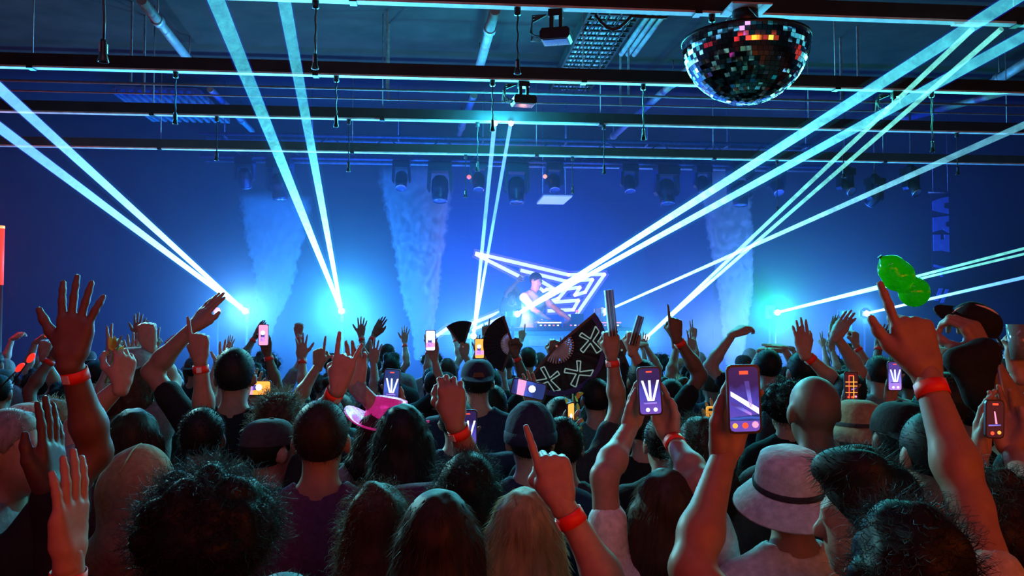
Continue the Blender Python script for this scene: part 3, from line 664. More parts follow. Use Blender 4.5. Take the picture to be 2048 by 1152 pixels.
A = beam(src('d'), (2048, 72, 5.6), 9, 36, 'cyan', 'second long beam from the booth to the right edge under the top corner'); projector(*A, 'laser projector in front of the performer')
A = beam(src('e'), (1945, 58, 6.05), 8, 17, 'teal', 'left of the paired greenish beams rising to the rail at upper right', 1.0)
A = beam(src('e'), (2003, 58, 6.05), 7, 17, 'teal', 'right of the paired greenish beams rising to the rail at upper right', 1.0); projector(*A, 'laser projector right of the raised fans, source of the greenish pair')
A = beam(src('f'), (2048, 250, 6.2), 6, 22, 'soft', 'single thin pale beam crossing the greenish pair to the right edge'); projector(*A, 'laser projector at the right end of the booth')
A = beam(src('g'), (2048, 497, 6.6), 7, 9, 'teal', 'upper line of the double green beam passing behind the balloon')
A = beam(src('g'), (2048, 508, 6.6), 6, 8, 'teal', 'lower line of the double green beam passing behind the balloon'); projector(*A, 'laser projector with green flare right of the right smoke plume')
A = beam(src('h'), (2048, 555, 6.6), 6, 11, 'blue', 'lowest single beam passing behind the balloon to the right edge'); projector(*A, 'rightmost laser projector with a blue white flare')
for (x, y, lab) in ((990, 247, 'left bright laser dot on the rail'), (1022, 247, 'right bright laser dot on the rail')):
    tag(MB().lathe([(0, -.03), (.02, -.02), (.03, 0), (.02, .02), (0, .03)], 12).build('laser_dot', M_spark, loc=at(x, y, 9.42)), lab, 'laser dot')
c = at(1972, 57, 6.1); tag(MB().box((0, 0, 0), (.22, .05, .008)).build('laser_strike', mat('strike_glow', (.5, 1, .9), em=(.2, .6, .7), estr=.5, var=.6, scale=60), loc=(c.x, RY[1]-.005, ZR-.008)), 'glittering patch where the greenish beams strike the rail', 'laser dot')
# ------------------------------------------------------------------ people: smooth-union distance fields turned into one skin each
class Field:
    def __init__(s, xs, ys, zs):
        s.x, s.y, s.z = np.asarray(xs, np.float32), np.asarray(ys, np.float32), np.asarray(zs, np.float32)
        s.D = np.full((len(xs), len(ys), len(zs)), .6, np.float32)
    def _win(s, lo, hi):
        i = [np.searchsorted(a, (l, h)) for a, l, h in zip((s.x, s.y, s.z), lo, hi)]
        sl = tuple(slice(a, b) for a, b in i)
        if any(q.stop <= q.start for q in sl): return None, None
        return sl, (s.x[sl[0]][:, None, None], s.y[sl[1]][None, :, None], s.z[sl[2]][None, None, :])
    def _put(s, sl, d, k, sub):
        A = s.D[sl]
        if sub:
            h = np.clip(.5-.5*(A+d)/k, 0, 1); s.D[sl] = A*(1-h)+(-d)*h+k*h*(1-h); return
        h = np.clip(.5+.5*(A-d)/k, 0, 1); s.D[sl] = A*(1-h)+d*h-k*h*(1-h)
    def cap(s, a, b, ra, rb=None, k=.02, sub=False):
        rb = ra if rb is None else rb; a = np.asarray(a, float); b = np.asarray(b, float); m = max(ra, rb)+k+.05
        sl, P = s._win(np.minimum(a, b)-m, np.maximum(a, b)+m)
        if sl is None: return
        ba = b-a; L = float(ba @ ba)+1e-9
        px, py, pz = P[0]-a[0], P[1]-a[1], P[2]-a[2]
        t = np.clip((px*ba[0]+py*ba[1]+pz*ba[2])/L, 0, 1)
        d = np.sqrt((px-t*ba[0])**2+(py-t*ba[1])**2+(pz-t*ba[2])**2)-(ra+t*(rb-ra))
        s._put(sl, d, k, sub)
    def ell(s, c, r, R=None, k=.02, sub=False, noise=None):
        c = np.asarray(c, float); r = np.asarray(r, float); m = max(r)+k+.05
        sl, P = s._win(c-m, c+m)
        if sl is None: return
        px, py, pz = P[0]-c[0], P[1]-c[1], P[2]-c[2]
        if R is not None:
            px, py, pz = (R[0, 0]*px+R[1, 0]*py+R[2, 0]*pz), (R[0, 1]*px+R[1, 1]*py+R[2, 1]*pz), (R[0, 2]*px+R[1, 2]*py+R[2, 2]*pz)
        k0 = np.sqrt((px/r[0])**2+(py/r[1])**2+(pz/r[2])**2); k1 = np.sqrt((px/r[0]**2)**2+(py/r[1]**2)**2+(pz/r[2]**2)**2)+1e-6
        s._put(sl, (k0*(k0-1)/k1).astype(np.float32), k, sub)
    def cut(s, n, p):                              # keep the side n points away from
        n = np.asarray(n, float); q = s.x[:, None, None]*n[0]+s.y[None, :, None]*n[1]+s.z[None, None, :]*n[2]-float(n @ np.asarray(p, float))
        s.D = np.maximum(s.D, q.astype(np.float32))
    def ripple(s, amp, f, ph=0., axes=(1, 1, 1)):
        X, Y, Z = s.x[:, None, None], s.y[None, :, None], s.z[None, None, :]
        s.D = s.D+(amp*(np.sin(X*f*axes[0]+ph+2*np.sin(Z*f*.37))*np.sin(Y*f*axes[1]+1.3*ph)+.7*np.sin(Z*f*axes[2]+ph*.7+2.2*np.sin(X*f*.5+Y*f*.3)))*.6).astype(np.float32)
    def mesh(s):
        D, x, y, z = s.D, s.x, s.y, s.z
        nx, ny, nz = D.shape; I = D < 0
        cid, pos, quads = [], [], []
        stride = ((ny-1)*(nz-1), nz-1, 1)
        ax = [x, y, z]
        for a in range(3):
            sl0 = [slice(None)]*3; sl1 = [slice(None)]*3; sl0[a] = slice(0, -1); sl1[a] = slice(1, None)
            i0 = I[tuple(sl0)]; ch = i0 != I[tuple(sl1)]
            b, c = (a+1) % 3, (a+2) % 3
            for q, n in ((b, D.shape[b]), (c, D.shape[c])):   # inside of the grid only
                e = [slice(None)]*3; e[q] = 0; ch[tuple(e)] = False; e[q] = n-1; ch[tuple(e)] = False
            idx = np.argwhere(ch)
            if not len(idx): continue
            j = idx.copy(); j[:, a] += 1
            d0 = D[idx[:, 0], idx[:, 1], idx[:, 2]]; d1 = D[j[:, 0], j[:, 1], j[:, 2]]; t = d0/(d0-d1)
            P = np.stack([ax[q][idx[:, q]] for q in range(3)], 1).astype(np.float64); P[:, a] += t*(ax[a][idx[:, a]+1]-ax[a][idx[:, a]])
            c0 = []
            for (db, dc) in ((0, 0), (-1, 0), (-1, -1), (0, -1)):
                k = idx.copy(); k[:, b] += db; k[:, c] += dc
                h = k[:, 0]*stride[0]+k[:, 1]*stride[1]+k[:, 2]; c0.append(h); cid.append(h); pos.append(P)
            q = np.stack(c0, 1); f = ~i0[idx[:, 0], idx[:, 1], idx[:, 2]]; q[f] = q[f][:, ::-1]; quads.append(q)
        if not cid: return np.zeros((0, 3)), np.zeros((0, 4), int)
        cid = np.concatenate(cid); pos = np.concatenate(pos); quads = np.concatenate(quads)
        u, inv = np.unique(cid, return_inverse=True); n = np.bincount(inv)
        V = np.stack([np.bincount(inv, pos[:, k])/n for k in range(3)], 1)
        return V, np.searchsorted(u, quads)
def mesh_from(name, V, Q, m, smooth=True, extra=None):
    """V vertices, Q quads; extra = (vertices, triangles) of thin strands"""
    me = bpy.data.meshes.new(name)
    T = np.zeros((0, 3), int)
    if extra is not None: T = extra[1]+len(V); V = np.concatenate([V, extra[0]])
    me.vertices.add(len(V)); me.vertices.foreach_set('co', np.asarray(V, np.float32).ravel())
    nl = 4*len(Q)+3*len(T); me.loops.add(nl); me.loops.foreach_set('vertex_index', np.concatenate([Q.ravel(), T.ravel()]).astype(np.int32))
    me.polygons.add(len(Q)+len(T))
    me.polygons.foreach_set('loop_start', np.concatenate([np.arange(len(Q))*4, 4*len(Q)+np.arange(len(T))*3]).astype(np.int32))
    me.polygons.foreach_set('use_smooth', np.full(len(Q)+len(T), smooth))
    me.update(calc_edges=True); me.materials.append(m); return me
def axis(lo, hi, h): return np.arange(lo, hi+h, h)

# hand in its own frame: wrist at 0, fingers along +Z, thumb towards +X, palm faces -Y
POSES = {'open': ((.08, .05, .05, .10), 1.5, 'out'), 'flat': ((.06, .05, .05, .08), .5, 'side'), 'relaxed': ((.22, .3, .35, .4), .8, 'out'), 'fist': ((.95, 1., 1., .95), .3, 'fold'),
         'point': ((.02, .95, 1., 1.), .5, 'fold'), 'gun': ((.03, .9, 1., 1.), .4, 'up'), 'horns': ((.04, 1., 1., .06), 1.0, 'fold'), 'peace': ((.03, .03, 1., 1.), 1.2, 'fold'), 'grip': ((.55, .6, .62, .65), .4, 'clamp'),
         'limp': ((.45, .5, .55, .5), .7, 'side'), 'phone': ((.16, .14, .15, .2), .6, 'side')}
_hand_cache = {}
def hand_mesh(pose, h, s=1.0):
    key = (pose, h)
    if key not in _hand_cache:
        curl, spread, th = POSES[pose]
        F_ = Field(axis(-.075, .125, h), axis(-.11, .05, h), axis(-.05, .215, h))
        root = [(.030, .092), (.010, .097), (-.011, .092), (-.030, .083)]; ln = [(.040, .026, .020), (.045, .029, .021), (.041, .027, .020), (.032, .021, .018)]
        F_.cap((-.006, 0, -.02), (-.012, 0, .01), .0225, .021, k=.012); F_.cap((.006, 0, -.02), (.012, 0, .01), .0225, .021, k=.012)
        for (x, z), q in zip(root, range(4)): F_.cap((x*.55, 0, .012), (x, -.002, z-.006), .015, .0125, k=.014)
        F_.cap((.02, -.008, .02), (.034, -.012, .045), .019, .016, k=.014)
        F_.cap((-.022, -.008, .02), (-.028, -.008, .06), .014, .013, k=.014)
        for q, ((x, z), l) in enumerate(zip(root, ln)):
            sp = spread*(.12, .02, -.08, -.19)[q]; a = 0.; p = np.array([x, -.002, z]); c = curl[q]
            for seg, (dl, da, r) in enumerate(zip(l, (1.45, 1.75, 1.0), (.0098, .0088, .0078))):
                a += da*c*(1 if seg else 1)
                d = np.array([math.sin(sp)*math.cos(a), -math.sin(a), math.cos(sp)*math.cos(a)]); e = p+d*dl
                F_.cap(p, e, r, r-.0008, k=.005); p = e
        T = {'out': [(.030, -.010, .030), (.058, -.016, .058), (.078, -.020, .084), (.092, -.022, .106)], 'side': [(.030, -.012, .030), (.046, -.020, .062), (.050, -.026, .092), (.050, -.028, .114)],
             'up': [(.030, -.010, .030), (.048, -.016, .060), (.060, -.018, .090), (.066, -.018, .116)], 'fold': [(.030, -.014, .030), (.046, -.034, .055), (.030, -.050, .076), (.008, -.054, .082)], 'clamp': [(.030, -.016, .030), (.050, -.040, .055), (.050, -.062, .082), (.044, -.070, .102)]}[th]
        for i, r in enumerate((.0145, .0115, .0095)): F_.cap(T[i], T[i+1], r, r-.0012, k=.010)
        _hand_cache[key] = F_.mesh()
    V, Q = _hand_cache[key]; return V*s, Q

SKIN = {'light': (.42, .26, .20), 'tan': (.33, .19, .13), 'brown': (.16, .09, .06), 'dark': (.08, .045, .03)}
def skin_mat(k):
    return mat('skin_'+k, SKIN[k], .5, var=.12, scale=40, spec=.4)
def hair_mat(k):
    c = {'black': (.012, .010, .010), 'darkbrown': (.030, .018, .012), 'brown': (.075, .042, .024), 'auburn': (.11, .045, .02), 'blond': (.42, .29, .15), 'grey': (.30, .29, .28), 'green': (.05, .16, .08)}[k]
    nm = 'hair_'+k
    if nm in _mats: return _mats[nm]
    m = mat(nm, c, .55, var=.45, scale=60, spec=.35); n = m.node_tree.nodes; L = m.node_tree.links; b = n['Principled BSDF']
    out = n['Material Output']; tl = n.new('ShaderNodeBsdfTranslucent'); tl.inputs[0].default_value = (*[min(1, x*2.2+.03) for x in c], 1); mx = n.new('ShaderNodeMixShader'); mx.inputs[0].default_value = .28
    L.new(b.outputs[0], mx.inputs[1]); L.new(tl.outputs[0], mx.inputs[2]); L.new(mx.outputs[0], out.inputs['Surface'])
    for nn in n:
        if nn.type == 'TEX_NOISE':
            mp = n.new('ShaderNodeMapping'); mp.inputs['Scale'].default_value = (1, 1, .15); tcn = [q for q in n if q.type == 'TEX_COORD'][0]
            L.new(tcn.outputs['Object'], mp.inputs[0]); L.new(mp.outputs[0], nn.inputs['Vector'])
    return m
CLOTH = {'black': (.012, .012, .014), 'charcoal': (.045, .045, .05), 'navy': (.02, .03, .07), 'grey': (.26, .26, .28), 'white': (.72, .72, .74), 'maroon': (.14, .03, .045), 'olive': (.11, .10, .05), 'tan': (.36, .26, .15),
         'pink': (.75, .10, .35), 'teal': (.04, .16, .17), 'denim': (.06, .09, .17), 'plum': (.10, .04, .10), 'brown': (.12, .07, .04), 'stone': (.48, .42, .36)}
def cloth_mat(k): return mat('cloth_'+k, CLOTH[k], .85, var=.22, scale=55, spec=.25, bump=.15)
M_band = mat('wristband_orange', (1.0, .035, .012), .5, var=.1, scale=60)
M_bandw = mat('wristband_white', (.8, .78, .76), .5, var=.1, scale=60)
M_eye = mat('eye_white', (.7, .7, .7), .2, var=0)
def Rm(pitch, roll, yaw):
    return np.array(Matrix.Rotation(yaw, 3, 'Z') @ Matrix.Rotation(pitch, 3, 'X') @ Matrix.Rotation(roll, 3, 'Y'))
def ik(S, W, l1, l2, pole):
    d = W-S; D = float(np.linalg.norm(d)); u = d/D
    f = max(1.0, D/(l1+l2)*1.003)
    if f > 1.12: print('REACH %.2f' % f, S.round(2), W.round(2))
    l1, l2 = l1*f, l2*f
    D = max(D, abs(l1-l2)+.02); a = (l1*l1-l2*l2+D*D)/(2*D); h = math.sqrt(max(0, l1*l1-a*a))
    p = pole-S; p = p-u*float(p @ u); n = np.linalg.norm(p); p = p/n if n > 1e-4 else np.array([0, -1., 0])
    return S+u*a+p*h
def strands(V, N, n, ln, rng, rad=.0011, down=.25, jit=.5, curl=0., seg=2):
    """thin tapered hairs standing off the surface"""
    i = rng.integers(0, len(V), n); P = V[i]; d = N[i]+rng.normal(0, jit, (n, 3)); d[:, 2] -= down; d /= np.linalg.norm(d, axis=1)[:, None]
    s = np.cross(d, rng.normal(0, 1, (n, 3))); s /= np.linalg.norm(s, axis=1)[:, None]+1e-6
    L_ = ln*rng.uniform(.4, 1.3, n)[:, None]
    if not curl:
        A = np.stack([P-s*rad, P+s*rad, P+d*L_], 1).reshape(-1, 3); return A, np.arange(3*n).reshape(n, 3)
    k = seg+1; pts = []
    b = np.cross(d, s)
    for q in range(k):
        t = q/seg; ph = t*4.5; pts.append(P+d*L_*t+(s*(math.cos(ph)-1)+b*math.sin(ph))*curl)
    vs_, fs = [], []
    base = 0
    for q in range(k):
        wdt = rad*(1-.7*q/seg); vs_.append(np.stack([pts[q]-s*wdt, pts[q]+s*wdt], 1))
    A = np.stack(vs_, 1).reshape(-1, 3)                      # n, k, 2
    idx = np.arange(n)[:, None]*(2*k)
    for q in range(seg):
        o = idx+2*q; fs += [np.concatenate([o, o+1, o+3], 1), np.concatenate([o, o+3, o+2], 1)]
    return A, np.concatenate(fs)
def normals(V, Q):
    a = np.cross(V[Q[:, 2]]-V[Q[:, 0]], V[Q[:, 3]]-V[Q[:, 1]]); N = np.zeros_like(V)
    for k in range(4):
        for c in range(3): N[:, c] += np.bincount(Q[:, k], a[:, c], len(V))
    return N/(np.linalg.norm(N, axis=1)[:, None]+1e-9)

def person(base, height, label, face=0., skin='light', hair='short', hcol='black', top='black', legs='black', sleeve='short', hat=None, hatcol='black', build=1.0,
           head=(0., 0., 0.), lean=0., armL=None, armR=None, res=.011, fuzz=1.0, group=None, band=None, bare_band=None, seed=0, neck=True, name='person'):
    """one person: the body is one skin; hair, shirt, trousers, hat, wristbands are its children.
    armL/armR: None or dict(w=world wrist, e=world elbow hint or None, pose, palm=world direction the palm faces, point=world direction of the fingers, hs)"""
    rng = np.random.default_rng(seed+17); s = height/1.762; b = build
    Rz = np.array(Matrix.Rotation(-face, 3, 'Z')); base = np.asarray(base, float)
    Li = lambda p: Rz.T @ (np.asarray(p, float)-base)        # world -> own frame
    Ld = lambda d: Rz.T @ np.asarray(d, float)
    ly = lambda z: lean*max(0, z-.9*s)                       # leaning forward above the hips
    def J(x, y, z): return np.array([x*s, y*s+ly(z*s), z*s])
    HC = J(0, .02, 1.645); Rh = Rm(-head[0], head[1], -head[2])
    def H(x, y, z): return HC+Rh @ (np.array([x, y, z])*s)
    arms = {}
    for sd, A in ((-1, armL), (1, armR)):
        S = J(sd*.185*b, -.01, 1.405)
        if A is None:
            rest = rng.uniform(.0, .06)
            E_, W_ = J(sd*(.235+rest)*b, -.03, 1.115), J(sd*(.22+rest*.5)*b, .08, .86); pose, fd, pd = 'relaxed', np.array([0, .25, -1.]), np.array([-sd*1., 0, 0]); hs = s
        else:
            W_ = Li(A['w']); S = S+np.array([-sd*.015, 0, .045])*s*float(np.clip((W_[2]-S[2])/.4, 0, 1)); pl = Li(A['e']) if A.get('e') is not None else (S+W_)/2+np.array([sd*.25, -.08, -.12])
            E_ = ik(S, W_, .30*s, .265*s, pl); pose = A.get('pose', 'open'); fd = Ld(A['point']) if A.get('point') is not None else (W_-E_); pd = Ld(A.get('palm', (0, 1, 0))); hs = A.get('hs', 1.0)*s
        arms[sd] = (S, E_, W_, pose, fd/np.linalg.norm(fd), pd, hs, A is not None)
    # ---- grid that follows the pose, coarse below the chest
    allp = np.array([q for a in arms.values() for q in a[:3]]+[HC+np.array([0, 0, .14*s]), J(.30*b, 0, 1), J(-.30*b, 0, 1)])
    lo, hi = allp.min(0)-.09, allp.max(0)+.09
    xs = axis(lo[0], hi[0], res); ys = axis(min(lo[1], -.22*s), max(hi[1], .24*s+ly(1.7*s)), res)
    zf = 1.12*s; zs = np.concatenate([axis(-.03, zf-.03, .030), axis(zf, hi[2]+.05, res)])
    def torso(Fd, e, k=.03):
        Fd.ell(J(0, 0, .955), np.array([.165*b+e, .115*b+e, .14+e])*s, k=k); Fd.ell(J(0, 0, 1.10), np.array([.15*b+e, .105*b+e, .17+e])*s, k=k)
        Fd.ell(J(0, -.005, 1.29), np.array([.17*b+e, .115*b+e, .19+e])*s, k=k)
        Fd.cap(J(-.145*b, -.012, 1.405), J(.145*b, -.012, 1.405), (.060+e)*s, k=k)
        for sd in (-1, 1): Fd.cap(J(sd*.12*b, -.015, 1.43), J(sd*.035, -.01, 1.49), (.042+e)*s, (.040+e)*s, k=k)
    def leg(Fd, e, foot=True):
        for sd in (-1, 1):
            Fd.cap(J(sd*.085, 0, .90), J(sd*.10, .01, .50), (.088+e)*s, (.058+e)*s, k=.03); Fd.cap(J(sd*.10, .01, .50), J(sd*.105, -.02, .09), (.058+e)*s, (.040+e)*s, k=.03)
            if foot: Fd.cap(J(sd*.105, -.035, .042), J(sd*.115, .14, .034), .042*s, .034*s, k=.03)
    B = Field(xs, ys, zs)
    torso(B, 0.); leg(B, 0.)
    B.cap(J(0, -.012, 1.43), HC+np.array([0, -.015, -.05])*s, .056*s*b**.5, .052*s, k=.03)
    for S, E_, W_, *_ in arms.values():
        B.cap(S, E_, .052*s*b, .037*s, k=.035); B.cap(E_, E_+(W_-E_)*.3, .037*s, .0415*s, k=.03); B.cap(E_+(W_-E_)*.3, W_, .0415*s, .0262*s, k=.03)
    hq = dict(k=.018*s)
    B.ell(H(0, -.012, .025), np.array([.076, .096, .092])*s, Rh, **hq); B.ell(H(0, .03, -.04), np.array([.058, .062, .085])*s, Rh, **hq)
    B.cap(H(0, .062, -.098), H(0, .03, -.08), .028*s, .034*s, **hq)
    B.cap(H(-.03, .082, .02), H(.03, .082, .02), .012*s, k=.012); 
    for sd in (-1, 1): B.ell(H(sd*.031, .098, .000), np.array([.017, .013, .012])*s, Rh, k=.010, sub=True); B.cap(H(sd*.031, .0815, .000), H(sd*.031, .0825, .000), .0115*s, k=.004)
    B.cap(H(0, .088, .004), H(0, .106, -.030), .008*s, .0135*s, k=.010); B.cap(H(-.018, .088, -.060), H(.018, .088, -.060), .0075*s, k=.006); B.cap(H(-.015, .086, -.073), H(.015, .086, -.073), .0075*s, k=.006)
    for sd in (-1, 1): B.ell(H(sd*.079, -.005, -.008), np.array([.012, .021, .034])*s, Rh, k=.010)
    V, Q = B.mesh(); Vs, Qs = [V], [Q]; off = len(V)
    hres0 = .0046 if res < .0115 else (.0052 if res < .013 else (.0064 if res < .016 else .008))
    for sd, (S, E_, W_, pose, fd, pd, hs, up) in arms.items():
        hv, hq_ = hand_mesh(pose, hres0 if up else .0085, hs)
        hv = hv.copy(); z = fd; y = -(pd-z*float(pd @ z)); ny = np.linalg.norm(y); y = y/ny if ny > .05 else np.cross(z, [1, 0, 0]); y /= np.linalg.norm(y); x = np.cross(y, z)
        # thumb side: +X of the frame for this choice; mirror where the hand needs it
        flip = 1 if sd > 0 else -1
        hv[:, 0] *= flip
        hv = hv @ np.stack([x, y, z])+W_
        Vs.append(hv); Qs.append((hq_[:, ::-1] if flip < 0 else hq_)+off); off += len(hv)
    root = empty(name, tuple(base), (0, 0, -face), label, 'person', group)
    def child(nm, me):
        o = bpy.data.objects.new(nm, me); COL.objects.link(o); o.parent = root; return o
    child('body', mesh_from('body', np.concatenate(Vs), np.concatenate(Qs), skin_mat(skin)))
    # ---- shirt
    fine = res*(1.2 if res < .013 else 1.45)
    if top:
        zt = axis(.78*s, max(1.56*s, max(a[1][2] for a in arms.values())+.12, max(a[2][2] for a in arms.values())+.08 if sleeve == 'long' else 0), fine*1.1)
        T = Field(axis(lo[0]-.03, hi[0]+.03, fine*1.1), axis(min(lo[1], -.24*s), max(hi[1], .26*s+ly(1.7*s)), fine*1.1), zt)
        torso(T, .016)
        for S, E_, W_, *_ in arms.values():
            if sleeve == 'short':
                q = S+(E_-S)*.58; T.cap(S, q, .063*s*b, .058*s, k=.03)
            elif sleeve == 'long':
                T.cap(S, E_, .064*s*b, .052*s, k=.03); T.cap(E_, E_+(W_-E_)*.93, .051*s, .040*s, k=.02)
        T.ripple(.0045, 34, seed*.7, (1, .6, 1.2)); T.cut((0, 0, -1), (0, 0, .84*s)); T.cap(J(0, -.008, 1.535), J(0, .02, 1.80), .066*s*b**.5, .09*s, k=.006, sub=True)
        T.cut((0, 0, 1), (0, 0, T.z[-2])) if False else None
        V, Q = T.mesh(); child('hoodie' if hat == 'hood' else ('long_sleeved_shirt' if sleeve == 'long' else ('vest' if sleeve == 'none' else 't_shirt')), mesh_from('shirt', V, Q, cloth_mat(top)))
    L_ = Field(axis(-.24*s*b, .24*s*b, .032), axis(-.19*s, .22*s, .032), axis(.04, 1.02*s, .045)); leg(L_, .014, False); L_.ell(J(0, 0, .955), np.array([.172*b, .122*b, .10])*s, k=.03); L_.cut((0, 0, -1), (0, 0, .085*s)); L_.cut((0, 0, 1), (0, 0, .97*s))
    V, Q = L_.mesh(); child('trousers', mesh_from('trousers', V, Q, cloth_mat(legs)))
    # ---- hair
    hr = max(.0075, res*.72); hg = lambda r, dn=0, r2=None: Field(axis(HC[0]-r*s, HC[0]+r*s, hr), axis(HC[1]-(r2 or r)*s, HC[1]+r*s, hr), axis(HC[2]-dn*s-.12*s, HC[2]+r*s+.02, hr))
    fz = None; up = Rh @ np.array([0, 0, 1.]); fr = Rh @ np.array([0, 1., 0])
    capped = hat in ('cap', 'capback', 'bucket', 'beanie', 'hood')
    h = None
    if hair == 'short':
        h = hg(.15); h.ell(H(0, -.016, .030), np.array([.083, .102, .098])*s, Rh, k=.01); h.cut(fr*.75-up*.66, H(0, .052, .030)); h.cut(-up, H(0, 0, -.062)); fz = (1500, .013, 0.)
        for sd in (-1, 1): h.ell(H(sd*.085, .0, -.012), np.array([.03, .024, .036])*s, Rh, k=.008, sub=True)
    elif hair == 'quiff':
        h = hg(.19); h.ell(H(0, -.016, .030), np.array([.082, .102, .095])*s, Rh, k=.02)
        for q in range(7):
            a_ = -1.2+.4*q; h.ell(H(.045*math.sin(a_), .055-.02*abs(q-3), .105), np.array([.035, .05, .040])*s, Rh, k=.02)
        h.cut(fr*.75-up*.66, H(0, .066, .035)); h.cut(-up, H(0, 0, -.060)); fz = (1500, .04, 0.)
    elif hair in ('curly', 'afro'):
        big = .158 if hair == 'afro' else .118
        h = hg(big+.06); h.ell(H(0, -.022, .034), np.array([big*.95, big, big*.9])*s, Rh, k=.02)
        for q in range(60 if hair == 'afro' else 36):
            u = rng.normal(0, 1, 3); u[2] = abs(u[2])*.8-.25; u /= np.linalg.norm(u); h.ell(H(*(u*np.array([big*.9, big*.95, big*.86])+np.array([0, -.022, .034]))), np.array([1, 1, 1])*rng.uniform(.020, .036)*s, k=.012)
        h.cut(fr*.7-up*.71, H(0, .070, .020)); h.cut(-up, H(0, 0, -.085)); fz = (5200 if hair == 'afro' else 2600, .045 if hair == 'afro' else .032, .010)
    elif hair in ('long', 'wavy', 'half'):
        dn = .42; h = hg(.19, dn, .24)
        h.ell(H(0, -.016, .026), np.array([.088, .108, .100])*s, Rh, k=.02)
        back = HC+np.array([0, -.09, -.40])*s
        for q in range(9):
            a_ = (q-4)/4; x0, y0 = .078*math.sin(a_*1.5), -.085*math.cos(a_*1.45)+.01
            p0 = H(x0, y0, .0); p1 = H(x0*1.25, y0*1.05-.02, -.13); p2 = back+np.array([x0*1.55*s+rng.normal(0, .008), (y0*.55+.02)*s, rng.uniform(-.02, .05)*s])
            h.cap(p0, p1, .030*s, .030*s, k=.018); h.cap(p1, p2, .030*s, .016*s, k=.016)
        f0 = 95 if hair == 'long' else 60; h.ripple(.0035 if hair == 'long' else .008, f0, seed, (1, 1, .12 if hair == 'long' else .5))
        h.cut(fr*.85-up*.52, H(0, .055, .030)); fz = (2200, .035, 0.) if hair == 'long' else (2800, .035, .008)
    elif hair in ('bun', 'pony', 'space'):
        h = hg(.23, .25 if hair == 'pony' else 0, .28); h.ell(H(0, -.016, .028), np.array([.084, .103, .097])*s, Rh, k=.015)
        if hair == 'bun': h.ell(H(0, -.075, .115), np.array([.055, .055, .048])*s, Rh, k=.015)
        elif hair == 'space':
            for sd in (-1, 1): h.ell(H(sd*.065, -.03, .125), np.array([.042, .042, .040])*s, Rh, k=.012)
        else:
            h.cap(H(0, -.10, .06), H(0, -.165, .02), .030*s, .034*s, k=.02); h.cap(H(0, -.165, .02), H(0, -.15, -.20), .034*s, .014*s, k=.02)
        h.ripple(.003, 90, seed, (1, 1, .3)); h.cut(fr*.75-up*.66, H(0, .058, .030)); h.cut(-up, H(0, 0, -.075)) if hair != 'pony' else h.cut(fr, H(0, .06, 0)); fz = (1500, .03, .004)
    if h is not None:
        if hat in ('cap', 'capback', 'bucket', 'beanie'): h.cut(up, H(0, 0, .035))
        V, Q = h.mesh()
        if len(V):
            ex = None
            if fz and fuzz > 0:
                N = normals(V, Q); ex = strands(V, N, int(fz[0]*fuzz), fz[1]*s, rng, rad=.0008+.0009*(res > .0145), down=(1.5 if hair in ('long', 'wavy', 'half') else .35) if fz[2] == 0 else (.9 if hair == 'wavy' else .05), jit=.45 if hair not in ('long', 'half') else .25, curl=fz[2], seg=3)
            child('hair', mesh_from('hair', V, Q, hair_mat(hcol), extra=ex))
    # ---- headwear
    HM = Matrix.Translation(HC.tolist()) @ Matrix(Rh.tolist()).to_4x4() @ Matrix.Scale(s, 4)
    if hat in ('cap', 'capback'):
        sg = -1 if hat == 'capback' else 1
        c = MB(); c.lathe([(.0885*math.cos(a_)**.6 if a_ < 1.56 else .002, .030+.088*math.sin(a_)) for a_ in np.linspace(0, PI/2, 9)]+[], 24, HM @ Matrix.Diagonal((.98, 1.20, 1, 1)) @ Matrix.Translation((0, -.010, 0)))
        o = c.build('cap', cloth_mat(hatcol), root)
        v = MB(); pts = []
        for q in range(11):
            a_ = PI*q/10; pts.append((.075*math.cos(a_), sg*(.085+.085*math.sin(a_)), .026-.012*math.sin(a_)))
        inn = [(.08*math.cos(PI*q/10), sg*(.07+.035*math.sin(PI*q/10)), .036) for q in range(11)]
        up_ = [Vector(p) for p in pts+inn]; dn_ = [Vector(p)-Vector((0, 0, .004)) for p in pts+inn]
        v.add([HM @ p for p in up_+dn_], [(q, q+1, q+12, q+11) for q in range(10)]+[(22+q+11, 22+q+12, 22+q+1, 22+q) for q in range(10)]+[(q, q+22, q+23, q+1) for q in range(10)]); v.build('cap_peak', cloth_mat(hatcol), o)
        MB().lathe([(0, .122), (.009, .121), (.010, .116)], 8, HM).build('cap_button', cloth_mat(hatcol), o)
        if hat == 'capback':
            MB().prism([(-.030, .034), (.030, .034), (.022, .056), (-.022, .056)], -.122, -.116, HM).build('cap_strap', cloth_mat('brown'), o)
    elif hat == 'beanie':
        c = Field(axis(HC[0]-.16*s, HC[0]+.16*s, hr), axis(HC[1]-.17*s, HC[1]+.16*s, hr), axis(HC[2]-.06*s, HC[2]+.2*s, hr))
        c.ell(H(0, -.014, .036), np.array([.092, .111, .112])*s, Rh, k=.02); c.ripple(.0025, 230, 0, (1, 1, 0)); c.cut(-up, H(0, 0, .002)); V, Q = c.mesh(); o = child('beanie', mesh_from('beanie', V, Q, cloth_mat(hatcol)))
        MB().lathe([(.090, -.004), (.097, .000), (.099, .020), (.097, .038), (.090, .042)], 28, HM @ Matrix.Translation((0, -.014, 0)) @ Matrix.Diagonal((.98, 1.18, 1, 1))).build('beanie_cuff', cloth_mat(hatcol), o)
    elif hat in ('bucket', 'cowboy'):
        k = 1.0
        prof = [(.001, .128), (.05, .127), (.078, .112), (.086, .085), (.094, .030)] if hat == 'bucket' else [(.001, .150), (.035, .152), (.066, .145), (.082, .10), (.093, .030)]
        MHt = HM @ Matrix.Translation((0, -.012, 0)) @ Matrix.Diagonal((1, 1.17, 1, 1))
